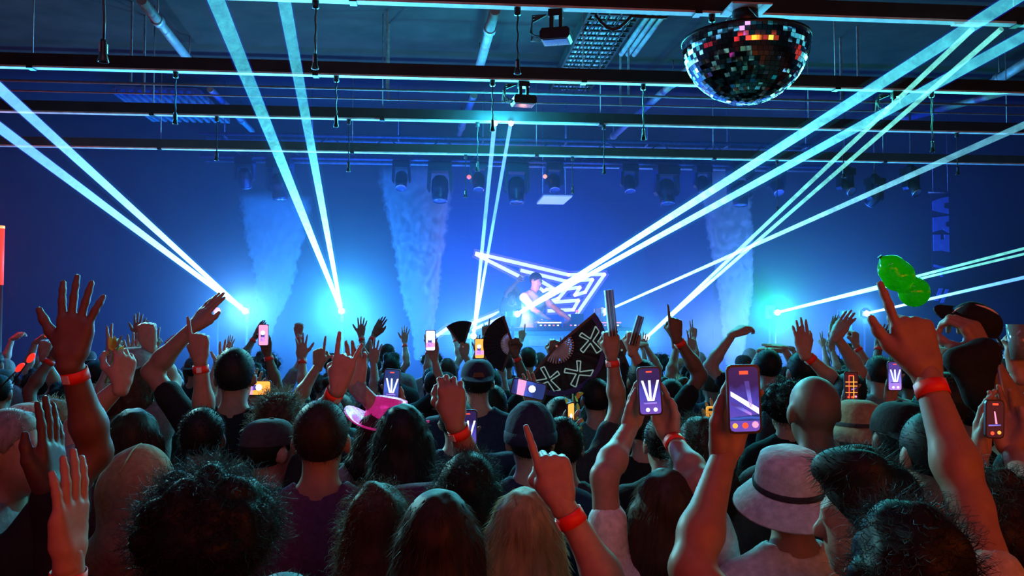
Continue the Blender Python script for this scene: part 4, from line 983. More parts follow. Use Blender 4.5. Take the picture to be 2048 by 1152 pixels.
        mt = cloth_mat(hatcol) if hatcol != 'sequin' else SEQ
        o = MB().lathe(prof, 28, MHt).build('hat_crown', mt, root)
        if hat == 'bucket': br = [(.094, .030), (.120, .008), (.146, -.020), (.148, -.024), (.120, .003), (.092, .026)]
        else: br = None
        if br: MB().lathe(br, 32, MHt).build('hat_brim', mt, o); MB().lathe([(.0965, .030), (.0972, .042), (.0935, .046)], 28, MHt).build('hat_band', cloth_mat('charcoal'), o)
        else:
            v = MB(); n = 32; rings = []
            for (r, z) in ((.092, .030), (.125, .028), (.165, .034), (.166, .030), (.125, .023)):
                for q in range(n):
                    a_ = 2*PI*q/n; rings.append(MHt @ Vector((r*math.cos(a_), r*math.sin(a_)*.95, z+.055*((r-.092)/.073)*math.cos(a_)**2)))
            v.add(rings, [(i*n+q, i*n+(q+1) % n, (i+1)*n+(q+1) % n, (i+1)*n+q) for i in range(4) for q in range(n)], True); v.build('hat_brim', mt, o)
    elif hat == 'hood':
        c = Field(axis(HC[0]-.25*s, HC[0]+.25*s, hr), axis(HC[1]-.26*s, HC[1]+.2*s, hr), axis(HC[2]-.32*s, HC[2]+.2*s, hr))
        c.ell(H(0, -.020, .012), np.array([.106, .128, .132])*s, Rh, k=.03); c.cap(H(0, -.03, -.02), J(0, -.045, 1.50), .105*s, .105*s, k=.05); c.cap(J(-.09, -.03, 1.45), J(.09, -.03, 1.45), .070*s, k=.04)
        c.ell(H(0, .09, -.02), np.array([.072, .10, .098])*s, Rh, k=.02, sub=True); c.ripple(.004, 40, seed); c.cut((0, .3, -1), J(0, -.05, 1.40)); V, Q = c.mesh(); o = child('hood', mesh_from('hood', V, Q, cloth_mat(hatcol)))
        MB().tube([H(0, -.120+.0*q, .0) if False else H(0, .062-.2*(1-math.cos(q*.27))*.92, .125*math.sin(min(PI, q*.30+.5))+.02) for q in range(8)], .003*s, 6).build('hood_seam', cloth_mat(hatcol), o)
    # ---- wristbands
    for sd, bm_ in ((-1, band), (1, band)):
        S, E_, W_, pose, fd, pd, hs, raised = arms[sd]
        want = band in ('both', 'L' if sd < 0 else 'R') if band else False
        if want:
            u = (W_-E_)/np.linalg.norm(W_-E_); p = W_-u*.046*s; R = rot_to(u).to_4x4(); R.translation = Vector(p.tolist())
            r = .0318*s; o = MB().lathe([(r, -.015), (r+.0018, -.015), (r+.0010, .015), (r-.0008, .015), (r, -.015)], 22, R).build('wristband', M_band, root); o['label'] = 'bright orange paper wristband'
            MB().box((0, -r-.001, 0), (.020, .004, .022), None).build('band_clasp', M_bandw, o).matrix_local = R
    return root, arms
SEQ = mat('pink_sequins', (.9, .05, .35), .25, .5, var=.8, scale=120, em=(1., .03, .35), estr=.35)  # brightness of the sequins is put in as emission
# ------------------------------------------------------------------ props held up in the crowd
M_case = mat('phone_case', (.02, .02, .022), .3, var=.1, coat=.4)
M_glass = mat('phone_glass', (.005, .005, .006), .1, var=0, coat=.6)
PHC = {'w': glow('screen_white', (.72, .85, 1.), 1.5), 'v': glow('screen_violet', (.16, .08, .55), 1.0), 'b': glow('screen_blue', (.05, .13, .60), 1.0), 'r': glow('screen_red', (1., .07, .03), 1.6), 'o': glow('screen_orange', (1., .38, .06), 1.5),
       'k': glow('screen_dim', (.05, .012, .02), .6), 'p': glow('screen_pink', (.9, .35, .6), 1.2), 'l': glow('screen_lilac', (.45, .45, 1.0), 1.1)}
def screen_mix(name, c0, c1, c2, st):
    m = bpy.data.materials.new(name); m.use_nodes = True; N = m.node_tree.nodes; L = m.node_tree.links; b = N['Principled BSDF']; b.inputs['Base Color'].default_value = (.01, .01, .012, 1); b.inputs['Roughness'].default_value = .15
    tc = N.new('ShaderNodeTexCoord'); sp = N.new('ShaderNodeSeparateXYZ'); nz = N.new('ShaderNodeTexNoise'); nz.inputs['Scale'].default_value = 26; nz.inputs['Detail'].default_value = 3
    ad = N.new('ShaderNodeMath'); ad.operation = 'MULTIPLY_ADD'; ad.inputs[1].default_value = .55; L.new(nz.outputs['Fac'], ad.inputs[0]); L.new(tc.outputs['Object'], nz.inputs['Vector']); L.new(tc.outputs['Generated'], sp.inputs[0]); L.new(sp.outputs['Z'], ad.inputs[2])
    r = N.new('ShaderNodeValToRGB'); e = r.color_ramp.elements; e[0].position = .3; e[0].color = (*c0, 1); e[1].position = 1.15; e[1].color = (*c2, 1); q = e.new(.72); q.color = (*c1, 1)
    L.new(ad.outputs[0], r.inputs['Fac']); L.new(r.outputs['Color'], b.inputs['Emission Color']); b.inputs['Emission Strength'].default_value = st; m.cycles.emission_sampling = 'NONE'; return m
PHC['v'] = screen_mix('screen_violet_mix', (.20, .09, .55), (.08, .07, .55), (.03, .015, .10), .95)
PHC['b'] = screen_mix('screen_blue_mix', (.02, .03, .16), (.06, .14, .70), (.02, .04, .20), .95)
PHC['l'] = screen_mix('screen_lilac_mix', (.55, .25, .85), (.20, .20, .80), (.08, .05, .30), 1.1)
def phone(px, py, d, label, wmm=74, roll=0., pitch=0., yaw=0., bg='v', art='beams', land=False, case='dark'):
    c = at(px, py, d); wd = wmm/1000; ht = wd*2.05
    t = empty('smartphone', c, (pitch, roll+(PI/2 if land else 0), -YAW+yaw), label=label, cat='phone', group='phones held up in the crowd')
    def rr(w_, h_, r): return [(sx*(w_/2-r)+r*math.cos(a), sz*(h_/2-r)+r*math.sin(a)) for (sx, sz, a0) in ((1, 1, 0), (-1, 1, PI/2), (-1, -1, PI), (1, -1, 1.5*PI)) for a in (a0, a0+PI/4, a0+PI/2)]
    MB().prism(rr(wd, ht, .010), -.0042, .0042).build('body', mat('case_yellow', (.9, .45, .05), .4, em=(1., .42, .04), estr=.8, var=0) if case == 'yellow' else M_case, t)  # the yellow case is brightened by emission of its own
    if case == 'yellow':
        MB().prism(rr(.026, .012, .005), -.0062, -.0040, Matrix.Translation((0, 0, ht*.34))).build('camera_bump', M_glass, t); return t
    s = MB().prism(rr(wd*.88, ht*.93, .008), -.0052, -.0040).build('screen', PHC[bg] if bg else M_glass, t)
    def q(poly, m, n='screen_picture', e=.0007): MB().prism([(x*wd, z*ht) for x, z in poly], -.0052-e, -.0050).build(n, PHC[m], s)
    def dot(x, z, r, m, n='screen_button'): MB().prism([(x*wd+r*wd*math.cos(a*PI/4), z*ht+r*wd*math.sin(a*PI/4)) for a in range(8)], -.0064, -.0050).build(n, PHC[m], s)
    if art == 'beams':
        for (x0, x1) in ((-.30, -.06), (.0, .02), (.36, .12)): q([(x0-.05, .22), (x0+.05, .22), (x1+.05, -.20), (x1-.05, -.20)], 'w')
        q([(-.30, -.20), (.30, -.20), (.26, -.26), (-.26, -.26)], 'l'); q([(-.12, .38), (.12, .38), (.12, .41), (-.12, .41)], 'r'); dot(-.12, -.38, .09, 'w'); dot(.2, -.38, .09, 'w')
    elif art == 'record':
        q([(-.12, .36), (.14, .36), (.14, .41), (-.12, .41)], 'r'); q([(-.40, .05), (.42, -.22), (.42, -.13), (-.40, .12)], 'w'); q([(-.40, -.02), (.2, -.2), (.2, -.24), (-.40, -.08)], 'l'); q([(.02, .26), (.16, .26), (.24, -.12), (.15, -.12)], 'l')
        q([(-.44, -.26), (.44, -.22), (.44, -.31), (-.44, -.31)], 'b'); dot(-.30, -.38, .08, 'o'); dot(0, -.38, .09, 'r'); dot(.30, -.37, .10, 'p')
    elif art == 'grid':
        for x in (-.16, .16): q([(x-.03, -.42), (x+.03, -.42), (x+.03, .34), (x-.03, .34)], 'r' if x < 0 else 'o')
        for z in (-.22, .0, .14): q([(-.42, z-.012), (.42, z-.012), (.42, z+.012), (-.42, z+.012)], 'o')
        q([(-.18, .34), (.18, .34), (.18, .38), (-.18, .38)], 'r'); dot(-.22, -.38, .08, 'r'); dot(.05, -.38, .08, 'r'); dot(.3, -.36, .08, 'p'); q([(.0, -.1), (.36, -.05), (.36, -.08), (.0, -.14)], 'l')
    elif art == 'bloom':
        dot(-.05, .1, .22, 'w', 'screen_picture'); q([(-.44, -.1), (.44, -.1), (.44, -.3), (-.44, -.34)], 'p'); q([(-.2, .1), (.1, .1), (.2, -.3), (-.3, -.3)], 'l')
    elif art == 'dim':
        q([(-.14, .36), (.16, .36), (.16, .41), (-.14, .41)], 'r'); q([(-.06, .2), (.0, .2), (.12, -.12), (.02, -.12)], 'p'); q([(-.34, -.14), (.30, -.12), (.3, -.16), (-.34, -.18)], 'l'); dot(-.14, -.36, .10, 'r'); dot(.22, -.34, .10, 'o')
    return t
M_fan = mat('fan_cloth', (.012, .012, .016), .7, var=.3, scale=30); M_rib = mat('fan_rib', (.30, .34, .40), .4, .2, var=.2); M_ribk = mat('fan_rib_black', (.02, .02, .025), .4, var=.2)
def folding_fan(pivot, d, a0, a1, R_, r0, label, n=14, cloth=None, rib=None, art=None, thick=.006, tilt=0.):
    """opened pleated fan around its pivot; angles in degrees measured from +x in the picture plane"""
    c = at(*pivot, d); t = empty('folding_fan', c, (tilt, 0, -YAW), label=label, cat='fan')
    b = MB(); P = []
    m_ = n*2
    for k in range(m_+1):
        a = math.radians(a0+(a1-a0)*k/m_); y = (.5-(k % 2))*R_*.05
        P.append((Vector((math.cos(a)*r0, y*.4, math.sin(a)*r0)), Vector((math.cos(a)*R_, y, math.sin(a)*R_))))
    v = [q for p in P for q in p]; b.add(v, [(2*k, 2*k+1, 2*k+3, 2*k+2) for k in range(m_)])
    lf = b.build('fan_leaf', cloth or M_fan, t); md = lf.modifiers.new('thickness', 'SOLIDIFY'); md.thickness = .0012
    for k in range(0, m_+1, 2):
        a = math.radians(a0+(a1-a0)*k/m_); w_ = .010 if k in (0, m_) else .005
        R3 = Matrix.Rotation(-a, 3, 'Y'); ln = R_*1.0 if k in (0, m_) else r0*1.15
        MB().box(Vector((math.cos(a)*ln*.5, -.002 if k else -.006, math.sin(a)*ln*.5)), (ln, .003, w_*1.6), R3).build('guard_stick' if k in (0, m_) else 'fan_rib', (M_ribk if k in (0, m_) else (rib or M_rib)), t)
    MB().tube([(0, -.012, 0), (0, .012, 0)], .007, 8).build('pivot_pin', M_chrome, t)
    if art:
        for (col, lines, wd) in art:
            for ln in lines:
                q = MB()
                for (A, B) in zip(ln, ln[1:]):
                    p0, p1 = [Vector((r*R_*math.cos(math.radians(a)), 0, r*R_*math.sin(math.radians(a)))) for a, r in (A, B)]
                    dd = (p1-p0).normalized(); nn = Vector((-dd.z, 0, dd.x))*wd/2; q.prism([(w_.x, w_.z) for w_ in (p0+nn, p1+nn, p1-nn, p0-nn)], -R_*.05-.003, -R_*.03)
                q.build('printed_figure', col, lf)
    return t
def closed_fan(p_hand, p_tip, d, label, dt=0.):
    a, b = at(*p_hand, d), at(*p_tip, d+dt); t = empty('closed_fan', a, label=label, cat='fan'); D = b-a; R3 = rot_to(D, (0, 1, 0)); L_ = D.length
    for k in range(7): MB().box(R3 @ Vector((-.018+.006*k, 0, L_*.5)), (.003, .030, L_), R3).build('fan_stick', M_rib if k in (0, 2, 5) else M_ribk, t)
    MB().tube([R3 @ Vector((-.02, 0, .02)), R3 @ Vector((.024, 0, .02))], .006, 8).build('pivot_pin', M_chrome, t)
    return t

# ------------------------------------------------------------------ placing people by what the photograph shows
HTOP = {'short': .014, 'quiff': .035, 'curly': .042, 'afro': .075, 'long': .016, 'wavy': .02, 'half': .02, 'bun': .07, 'space': .06, 'pony': .014, 'bald': 0.}
HATTOP = {'cap': .010, 'capback': .010, 'bucket': .018, 'beanie': .035, 'hood': .030, 'cowboy': .04}
PEOPLE = []                                        # ground positions already taken
def W_(x, y, d): return np.array(at(x, y, d))
FW, BK = (0, 1, 0), (0, -1, 0)
def arm(wx, wy, d, ex=None, ey=None, de=None, pose='open', palm=FW, point=None, hs=1.0):
    return dict(w=W_(wx, wy, d), e=None if ex is None else W_(ex, ey, de or d), pose=pose, palm=palm, point=point, hs=hs)
def res_for(d): return .0112 if d < 2.3 else (.0128 if d < 3.3 else (.0155 if d < 5 else .020))
def by_head(hx, ytop, d, label, **kw):
    t = at(hx, ytop, d); ex = HATTOP.get(kw.get('hat'), HTOP.get(kw.get('hair', 'short'), .014))
    H = t.z-ex; kw.setdefault('res', res_for(d)); kw.setdefault('fuzz', 1. if d < 3.6 else (.5 if d < 5 else .25)); kw.setdefault('seed', len(PEOPLE)*7+3)
    if not 1.5 < H < 1.98: print('HEIGHT', label, round(H, 2))
    base = (t.x, t.y-.02, 0.); PEOPLE.append(base); return person(base, H, label, **kw)
def by_arm(side, wx, wy, ex, ey, d, label, pose='open', palm=FW, point=None, H=1.72, de=None, hs=1.0, dirx=.8, diry=-.4, **kw):
    """a raised arm whose owner's head the photo hides: shoulder found under the elbow"""
    E_ = W_(ex, ey, de or d); s = H/1.762
    if E_[2]-1.43*s > .285*s: H = (E_[2])/(1.43+.285)*1.762; s = H/1.762
    dz = max(-.29*s, E_[2]-1.43*s); h = math.sqrt(max(.0, (.298*s)**2-dz**2))
    n = np.array([-side*dirx, diry]); n /= np.linalg.norm(n); S = E_+np.array([n[0]*h, n[1]*h, -dz])
    base = (S[0]-side*.17*s, S[1]+.0, 0.); PEOPLE.append(base)
    kw.setdefault('res', res_for(d)); kw.setdefault('seed', len(PEOPLE)*5+1); kw.setdefault('fuzz', .8 if d < 3.6 else .3)
    A = arm(wx, wy, d, ex, ey, de, pose, palm, point, hs)
    return person(base, H, label, **{('armR' if side > 0 else 'armL'): A}, **kw)

# --- nearest rows
by_head(1810, 985, 1.50, 'person nearest the camera at bottom right, black hair, pointing at the balloon and filming', hair='half', hcol='black', top='stone', skin='tan', head=(.1, 0, -.1), build=1.1, band='R',
        armR=arm(1850, 738, 1.80, 1965, 990, 1.78, 'gun', FW, (-.22, .12, 1.), 1.1), armL=arm(1448, 908, 1.80, 1352, 1190, 1.62, 'phone', (.25, -1, 0), (.22, .05, 1.), 1.0))
phone(1487, 798, 1.725, 'large phone filming the lasers, red record sign, in the big raised arm at right', 68, roll=-.03, bg='v', art='record')
by_head(1742, 890, 1.88, 'person with tousled dark hair looking left, in front of the black cap', hair='quiff', hcol='black', top='black', skin='light', face=-.85, head=(.1, 0, -.3))
by_head(1576, 888, 2.28, 'person in a white bucket hat and white vest, bare neck lit orange', hair='short', hcol='darkbrown', hat='bucket', hatcol='white', top='white', sleeve='none', skin='tan', head=(-.22, -.08, 0))
by_head(1330, 930, 2.40, 'person with long brown hair in white t-shirt filming with both arms up', hair='long', hcol='brown', top='white', skin='light', band='R',
        armL=arm(1260, 852, 2.58, 1200, 960, 2.35, 'phone', (.6, -.8, 0), (.28, .05, 1.)), armR=arm(1340, 872, 2.58, 1392, 965, 2.4, 'phone', (-.6, -.8, 0), (-.28, .05, 1.)))
phone(1299, 782, 2.50, 'phone showing three white laser beams, held over the brown hair', 70, roll=-.05, bg='v', art='beams')
by_head(1047, 968, 2.22, 'person with long straight blond hair, crown rimmed cyan', hair='long', hcol='blond', top='charcoal', skin='light')
by_head(878, 970, 2.00, 'person with long dark hair lit red, one finger raised beside the blond head', hair='long', hcol='darkbrown', top='maroon', skin='light', band='R', head=(0, 0, .1),
        armR=arm(1122, 1000, 1.85, 1205, 1185, 1.85, 'point', FW, (-.25, .1, 1.)))
by_head(755, 953, 2.30, 'person with wavy brown hair, loosely tied, right of the big curly head', hair='wavy', hcol='brown', top='black', skin='light')
by_head(420, 925, 2.00, 'person with a big round curly afro at bottom left', hair='afro', hcol='black', top='black', skin='brown', build=1.05)
by_head(282, 885, 2.55, 'person under a tan hood, back turned, left of the big afro', hair='bald', hat='hood', hatcol='tan', top='charcoal', sleeve='long', skin='light')
by_head(643, 797, 2.70, 'tall person with cropped hair in a dark maroon shirt, bare forearm bent up', hair='short', hcol='darkbrown', top='plum', skin='tan', build=1.12, band='R',
        armR=arm(908, 838, 2.62, 893, 965, 2.68, 'grip', FW, (-.1, .1, 1.)))
by_arm(1, 141, 716, 122, 893, 2.20, 'person at the left edge with one hand spread wide over the crowd', 'open', FW, (.08, .05, 1.), top='black', skin='brown', band='R', hs=1.08)
by_arm(-1, 138, 1110, 150, 1330, 1.50, 'person at bottom left with a flat hand lit red orange', 'flat', (-.95, .35, 0), (0, .1, 1.), H=1.66, top='black', skin='light', band='L')
by_arm(1, 100, 985, 112, 1240, 1.66, 'person in a long black sleeve reaching up at the left edge', 'flat', (-1, .15, 0), (-.05, .2, 1.), H=1.70, dirx=.9, diry=-.1, sleeve='long', top='black', skin='dark')
by_head(22, 812, 2.55, 'person in profile at the left edge, face lit cyan, looking right', hair='short', hcol='grey', top='grey', skin='light', face=1.8, head=(-.1, 0, 0))
by_head(62, 800, 3.3, 'person with a pale cap behind the cyan lit profile', hair='short', hcol='darkbrown', hat='cap', hatcol='stone', top='charcoal', face=.6)
# --- second belt
by_head(1626, 752, 3.00, 'bald person at right, the back of the head warm brown', hair='bald', top='charcoal', skin='brown', build=1.1)
by_head(1712, 797, 3.45, 'person in a tan cloth bucket hat right of the bald head', hair='short', hcol='darkbrown', hat='bucket', hatcol='tan', top='black', skin='tan')
by_head(1799, 797, 2.70, 'person in a backwards black cap beside the big pointing arm', hair='short', hcol='black', hat='capback', hatcol='black', top='grey', skin='brown')
by_head(1400, 825, 2.95, 'person with a dark smooth head under the yellow phone', hair='half', hcol='darkbrown', top='charcoal', skin='light')
by_head(806, 803, 3.05, 'person with long dark hair between the tall cropped head and the raised forearm', hair='long', hcol='black', top='navy', skin='light')
by_head(536, 832, 3.05, 'person in a dark cap turned right, making a horned hand sign', hair='short', hcol='black', hat='cap', hatcol='charcoal', top='black', skin='light', face=.8, band='R', armR=arm(678, 770, 2.9, 640, 858, 2.95, 'horns', FW, (.22, .05, 1.)))
by_head(560, 777, 3.5, 'person with wavy hair rimmed green, above the dark cap', hair='half', hcol='brown', top='teal', skin='light')
by_head(478, 793, 4.1, 'person with straight dark hair rimmed teal, left of the green rimmed hair', hair='long', hcol='darkbrown', top='charcoal')
by_head(407, 812, 3.3, 'person with a dark round head below the pointing finger', hair='short', hcol='black', top='black', skin='brown')
by_head(270, 812, 3.2, 'person with long parted hair above the tan hood', hair='long', hcol='darkbrown', top='maroon')
by_head(1060, 798, 3.1, 'person with a dark cap lit hazy blue, behind the single raised finger', hair='short', hcol='black', hat='beanie', hatcol='navy', top='navy', sleeve='long')
by_head(955, 715, 4.65, 'tall person in a dark cap and blue lit shirt in the middle of the floor', hair='short', hcol='black', hat='capback', hatcol='navy', top='navy', build=1.2)
by_head(935, 895, 2.58, 'person with dark straight hair behind the bent forearm', hair='half', hcol='black', top='navy')
by_head(1570, 758, 4.4, 'person with curly dark hair rimmed green, left of the bald head', hair='curly', hcol='black', top='black', skin='light')
by_head(1885, 742, 3.4, 'person with a large smooth dark head behind the big pointing arm', hair='short', hcol='darkbrown', top='black', build=1.1)
# arms of the second belt
by_arm(1, 243, 768, 190, 850, 3.0, 'person raising a small green and yellow sprig at the left', 'grip', (-.6, .6, 0), (.1, .1, 1.), top='grey', skin='light', dirx=.2)
by_arm(1, 400, 716, 396, 845, 3.5, 'person pointing one finger straight up at the left', 'point', FW, (-.12, .05, 1.), top='black', skin='tan', band='R')
by_arm(-1, 385, 655, 352, 722, 4.0, 'person with one arm stretched far up to the right, hand bent over', 'flat', (.5, .6, -.4), (.55, .1, .8), top='black', skin='tan', dirx=.9)
by_head(272, 690, 4.4, 'person in a cap and pale t-shirt raising a banded fist at the left', hair='wavy', hcol='brown', hat='capback', hatcol='grey', top='grey', skin='light', face=.35, band='R', armR=arm(298, 690, 4.4, 328, 745, 4.5, 'fist', FW, (-.2, 0, 1.)))
by_arm(1, 1223, 707, 1222, 815, 4.0, 'person with a pale and orange wristband gripping a closed fan upright', 'fist', FW, (.0, .05, 1.), top='charcoal', skin='tan', band='R')
closed_fan((1226, 672), (1217, 580), 3.98, 'closed fan held upright in a banded fist at the centre')
by_arm(1, 1265, 700, 1275, 775, 4.9, 'person holding a half closed fan right of the upright fan', 'fist', FW, (.1, 0, 1.), top='teal', skin='light')
closed_fan((1264, 690), (1281, 632), 4.88, 'thick closed fan with two bright edges, leaning right')
by_arm(1, 1352, 673, 1370, 738, 5.0, 'person raising one finger and a red wristband near the green laser', 'point', FW, (-.05, 0, 1.), top='black', skin='brown', band='R')
by_arm(-1, 1609, 706, 1650, 765, 4.7, 'person waving a flat hand above the bald head', 'flat', (.2, .9, 0), (-.1, .1, 1.), top='black', skin='light', band='L', dirx=-.4)
by_arm(1, 1672, 672, 1684, 722, 5.2, 'person with a bent wrist below the blue white flare', 'flat', (.6, .6, -.4), (.45, .1, .6), top='charcoal', skin='light')
by_arm(-1, 1466, 668, 1458, 715, 5.9, 'person curling one hand in front of the right smoke plume', 'limp', (.6, .3, -.5), (.6, .1, .4), top='black', skin='light')
by_arm(1, 1972, 712, 2014, 858, 2.55, 'person at far right lifting a black cap with a jacket over the arm', 'grip', (-.5, .8, 0), (-.35, .1, .8), hs=1.1, top='black', skin='tan', build=1.1)
by_arm(-1, 2040, 745, 2062, 850, 2.9, 'person at the right edge holding up a clear cup', 'grip', FW, (.0, .1, 1.), top='black', skin='light')
by_head(2000, 935, 1.95, 'person low at the right edge filming with two orange lit hands', hair='curly', hcol='darkbrown', top='black', skin='light', armL=arm(1958, 912, 2.34, 1940, 1010, 2.1, 'phone', (.6, -.8, 0), (.15, .1, 1.)), armR=arm(2024, 900, 2.34, 2058, 985, 2.1, 'phone', (-.6, -.8, 0), (-.2, .1, 1.)))
phone(1988, 838, 2.25, 'dim phone between two orange hands at the right edge', 50, roll=.03, bg='k', art='dim')
by_arm(1, 1478, 978, 1520, 1120, 2.02, 'person with an orange wristband left of the white bucket hat', 'relaxed', FW, (-.1, .2, 1.), H=1.6, top='white', skin='tan', band='R', hs=.9, dirx=-.2) if False else None
# phones farther back, each with the arm that holds it
def phone_person(px, py, d, side, lab, plab, wmm=74, **kw):
    pk = {k: kw.pop(k) for k in ('bg', 'art', 'land', 'roll', 'yaw', 'case') if k in kw}
    hw = wmm/1000*(1.0 if pk.get('land') else 2.05)*F/d/2
    wy = py+hw+.045*F/d; P_ = by_arm(side, px+side*.026*F/d, wy, px+side*.06*F/d, wy+.235*F/d, d+.03, lab, 'phone', (-side*.3, -1, 0), (-side*.2, .05, 1.), **kw)
    phone(px, py, d-.035, plab, wmm, **pk); return P_[0]
phone_person(527, 670, 6.0, 1, 'person holding a small bright phone under the left smoke plume', 'small bright phone in front of the left smoke plume', bg='p', art='bloom', top='black', skin='brown', band='R')
phone_person(512, 776, 4.2, -1, 'person holding an orange framed phone sideways at left', 'sideways phone with an orange picture edge at left', bg='o', art='bloom', land=True, top='black')
phone_person(783, 772, 3.9, 1, 'person filming behind the pink sequinned hat', 'phone showing white beams above the pink sequinned hat', wmm=76, bg='b', art='beams', roll=.06, top='black')
phone_person(936, 858, 3.3, -1, 'person filming low, right of the bent forearm', 'phone with white beams beside the bent forearm', wmm=72, bg='v', art='beams', top='charcoal', band='R')
phone_person(1057, 778, 4.2, 1, 'person filming sideways below the patterned fan', 'sideways phone showing white beams below the patterned fan', wmm=84, bg='b', art='bloom', land=True, roll=.22, top='navy')
phone_person(861, 681, 6.2, 1, 'person filming beside the middle smoke plume', 'small white phone beside the middle smoke plume', bg='w', art='bloom', top='black')
phone_person(959, 697, 6.4, 1, 'person with a yellow glowing phone left of the black fan', 'small yellow glowing phone left of the black fan', bg='o', art='bloom', top='black')
phone_person(1422, 833, 4.0, 1, 'person under a dark cap raising a yellow backed phone', 'yellow phone back above the dark smooth head', wmm=46, case='yellow', top='black')
phone_person(1702, 772, 4.5, -1, 'person filming red lines right of the bald head', 'phone with red and orange lines above the tan bucket hat', bg='k', art='grid', top='black')
phone_person(1789, 752, 4.4, -1, 'person filming in violet light left of the big wristband', 'phone with violet picture left of the big wristband', bg='l', art='beams', top='black')
phone_person(1938, 700, 5.2, 1, 'person with a tiny phone behind the lifted black cap', 'tiny phone with an orange spot behind the lifted cap', bg='v', art='dim', top='black')
garland_wearer = phone_person(1140, 842, 3.4, -1, 'person holding a phone edge on near the yellow flowers', 'phone seen nearly edge on, orange side, near the centre', bg='o', art='bloom', yaw=1.15, top='black', wmm=72)
# the sequinned hat and its wearer
by_head(770, 790, 3.35, 'person in a pink sequinned cowboy hat, grey sleeved arm raised', hair='long', hcol='darkbrown', hat='cowboy', hatcol='sequin', top='grey', sleeve='long', head=(.1, .15, .3), armL=arm(712, 768, 3.3, 716, 850, 3.3, 'relaxed', BK, (.0, .1, 1.)))
# fans
WL = glow('fan_print', (.45, .9, .85), .22); BLp = mat('fan_print_blue', (.02, .035, .20), .6, var=.2)  # pale print is lightened by a faint emission
def cross(a, r, s_=1.):
    return [[(a-17*s_, r-.19), (a+2, r-.02), (a+16*s_, r-.17), (a+20*s_, r-.10), (a+4, r+.02), (a+19*s_, r+.20), (a+11*s_, r+.23), (a, r+.06), (a-13*s_, r+.23), (a-18*s_, r+.14), (a-3, r+.01), (a-22*s_, r-.12), (a-17*s_, r-.19)]]
folding_fan((1113, 692), 4.9, 40, -130, .292, .088, 'large open black fan printed with crosses and blue edging, centre of the crowd', 18, rib=M_rib,
            art=[(WL, cross(8, .66)+cross(-52, .66)+cross(-104, .66), .0065), (BLp, [[(a, .93) for a in range(38, -128, -9)]], .03)])
by_arm(1, 1108, 715, 1092, 800, 4.95, 'person in a black sleeve holding the large printed fan', 'fist', FW, (.15, 0, 1.), top='black', sleeve='long', skin='brown')
folding_fan((1025, 688), 5.9, 108, 250, .205, .072, 'plain open black fan with pale ribs, left of the printed fan', 16, rib=mat('fan_rib_pale', (.6, .66, .7), .4, var=.1))
by_arm(1, 1030, 706, 1034, 765, 5.9, 'person holding the plain black fan, red wristband', 'fist', BK, (-.1, 0, 1.), top='black', skin='brown', band='R')
folding_fan((1243, 700), 5.2, 196, 292, .36, .07, 'dark open fan hanging down behind the upright closed fan', 14, cloth=mat('fan_cloth_grey', (.05, .045, .05), .7, var=.3), rib=M_ribk)
by_arm(-1, 1240, 712, 1262, 775, 5.25, 'person holding the dark hanging fan', 'fist', FW, (0, 0, 1.), top='black', skin='brown')
folding_fan((926, 694), 6.8, 72, 128, .21, .04, 'small half open black fan at the foot of the vertical beams', 8, rib=M_ribk)
by_arm(1, 929, 709, 938, 752, 6.8, 'person holding the half open fan at the foot of the vertical beams', 'fist', FW, (0, 0, 1.), top='black')
# the lifted cap: crown, peak, strap, and a jacket slung over the forearm
c = at(1950, 648, 2.64); t = empty('black_cap', c, (.5, -.55, 1.2), label='black cap with a pale seam lifted in the hand at far right', cat='cap')
MB().lathe([(.068*math.cos(a)**.6 if a < 1.56 else .002, .062*math.sin(a)) for a in np.linspace(0, PI/2, 9)], 22, Matrix.Diagonal((.9, 1.15, 1, 1))).build('crown', cloth_mat('black'), t)
b = MB(); o_ = [(.058*math.cos(PI*q/10), .065+.065*math.sin(PI*q/10), -.012*math.sin(PI*q/10)) for q in range(11)]; i_ = [(.061*math.cos(PI*q/10), .05+.025*math.sin(PI*q/10), .005) for q in range(11)]
up_ = [Vector(p) for p in o_+i_]; dn_ = [v-Vector((0, 0, .004)) for v in up_]
b.add(up_+dn_, [(q, q+1, q+12, q+11) for q in range(10)]+[(33+q, 34+q, 23+q, 22+q) for q in range(10)]+[(q, q+22, q+23, q+1) for q in range(10)]); b.build('peak', cloth_mat('black'), t)
MB().tube([(0, .078*math.cos(a), .064*math.sin(a)) for a in np.linspace(.05, PI-.05, 12)], .0035, 6).build('crown_seam', M_bandw, t)
MB().tube([(.045*math.cos(a), -.07-.04*math.sin(a), -.01-.02*math.sin(a)) for a in np.linspace(0, PI, 9)], .006, 6).build('strap', M_ribk, t)
c = at(1945, 738, 2.47); t = empty('draped_jacket', c, label='black jacket draped over the raised forearm at far right', cat='jacket')
f = Field(axis(-.14, .16, .012), axis(-.09, .09, .012), axis(-.32, .12, .012)); f.cap((-.055, 0, .03), (.045, 0, .05), .028, .034, k=.04); f.cap((.02, 0, .03), (.045, 0, -.20), .042, .022, k=.04); f.cap((-.035, 0, .03), (0, 0, -.08), .030, .025, k=.04); f.ripple(.008, 40, 2, (1, .5, .4)); V, Q = f.mesh()
o = bpy.data.objects.new('jacket_cloth', mesh_from('jacket_cloth', V, Q, cloth_mat('black'))); COL.objects.link(o); o.parent = t
MB().tube([(.055, -.03, .03), (.07, -.035, -.08), (.06, -.03, -.18)], .005, 6).build('jacket_zip', M_rib, t)
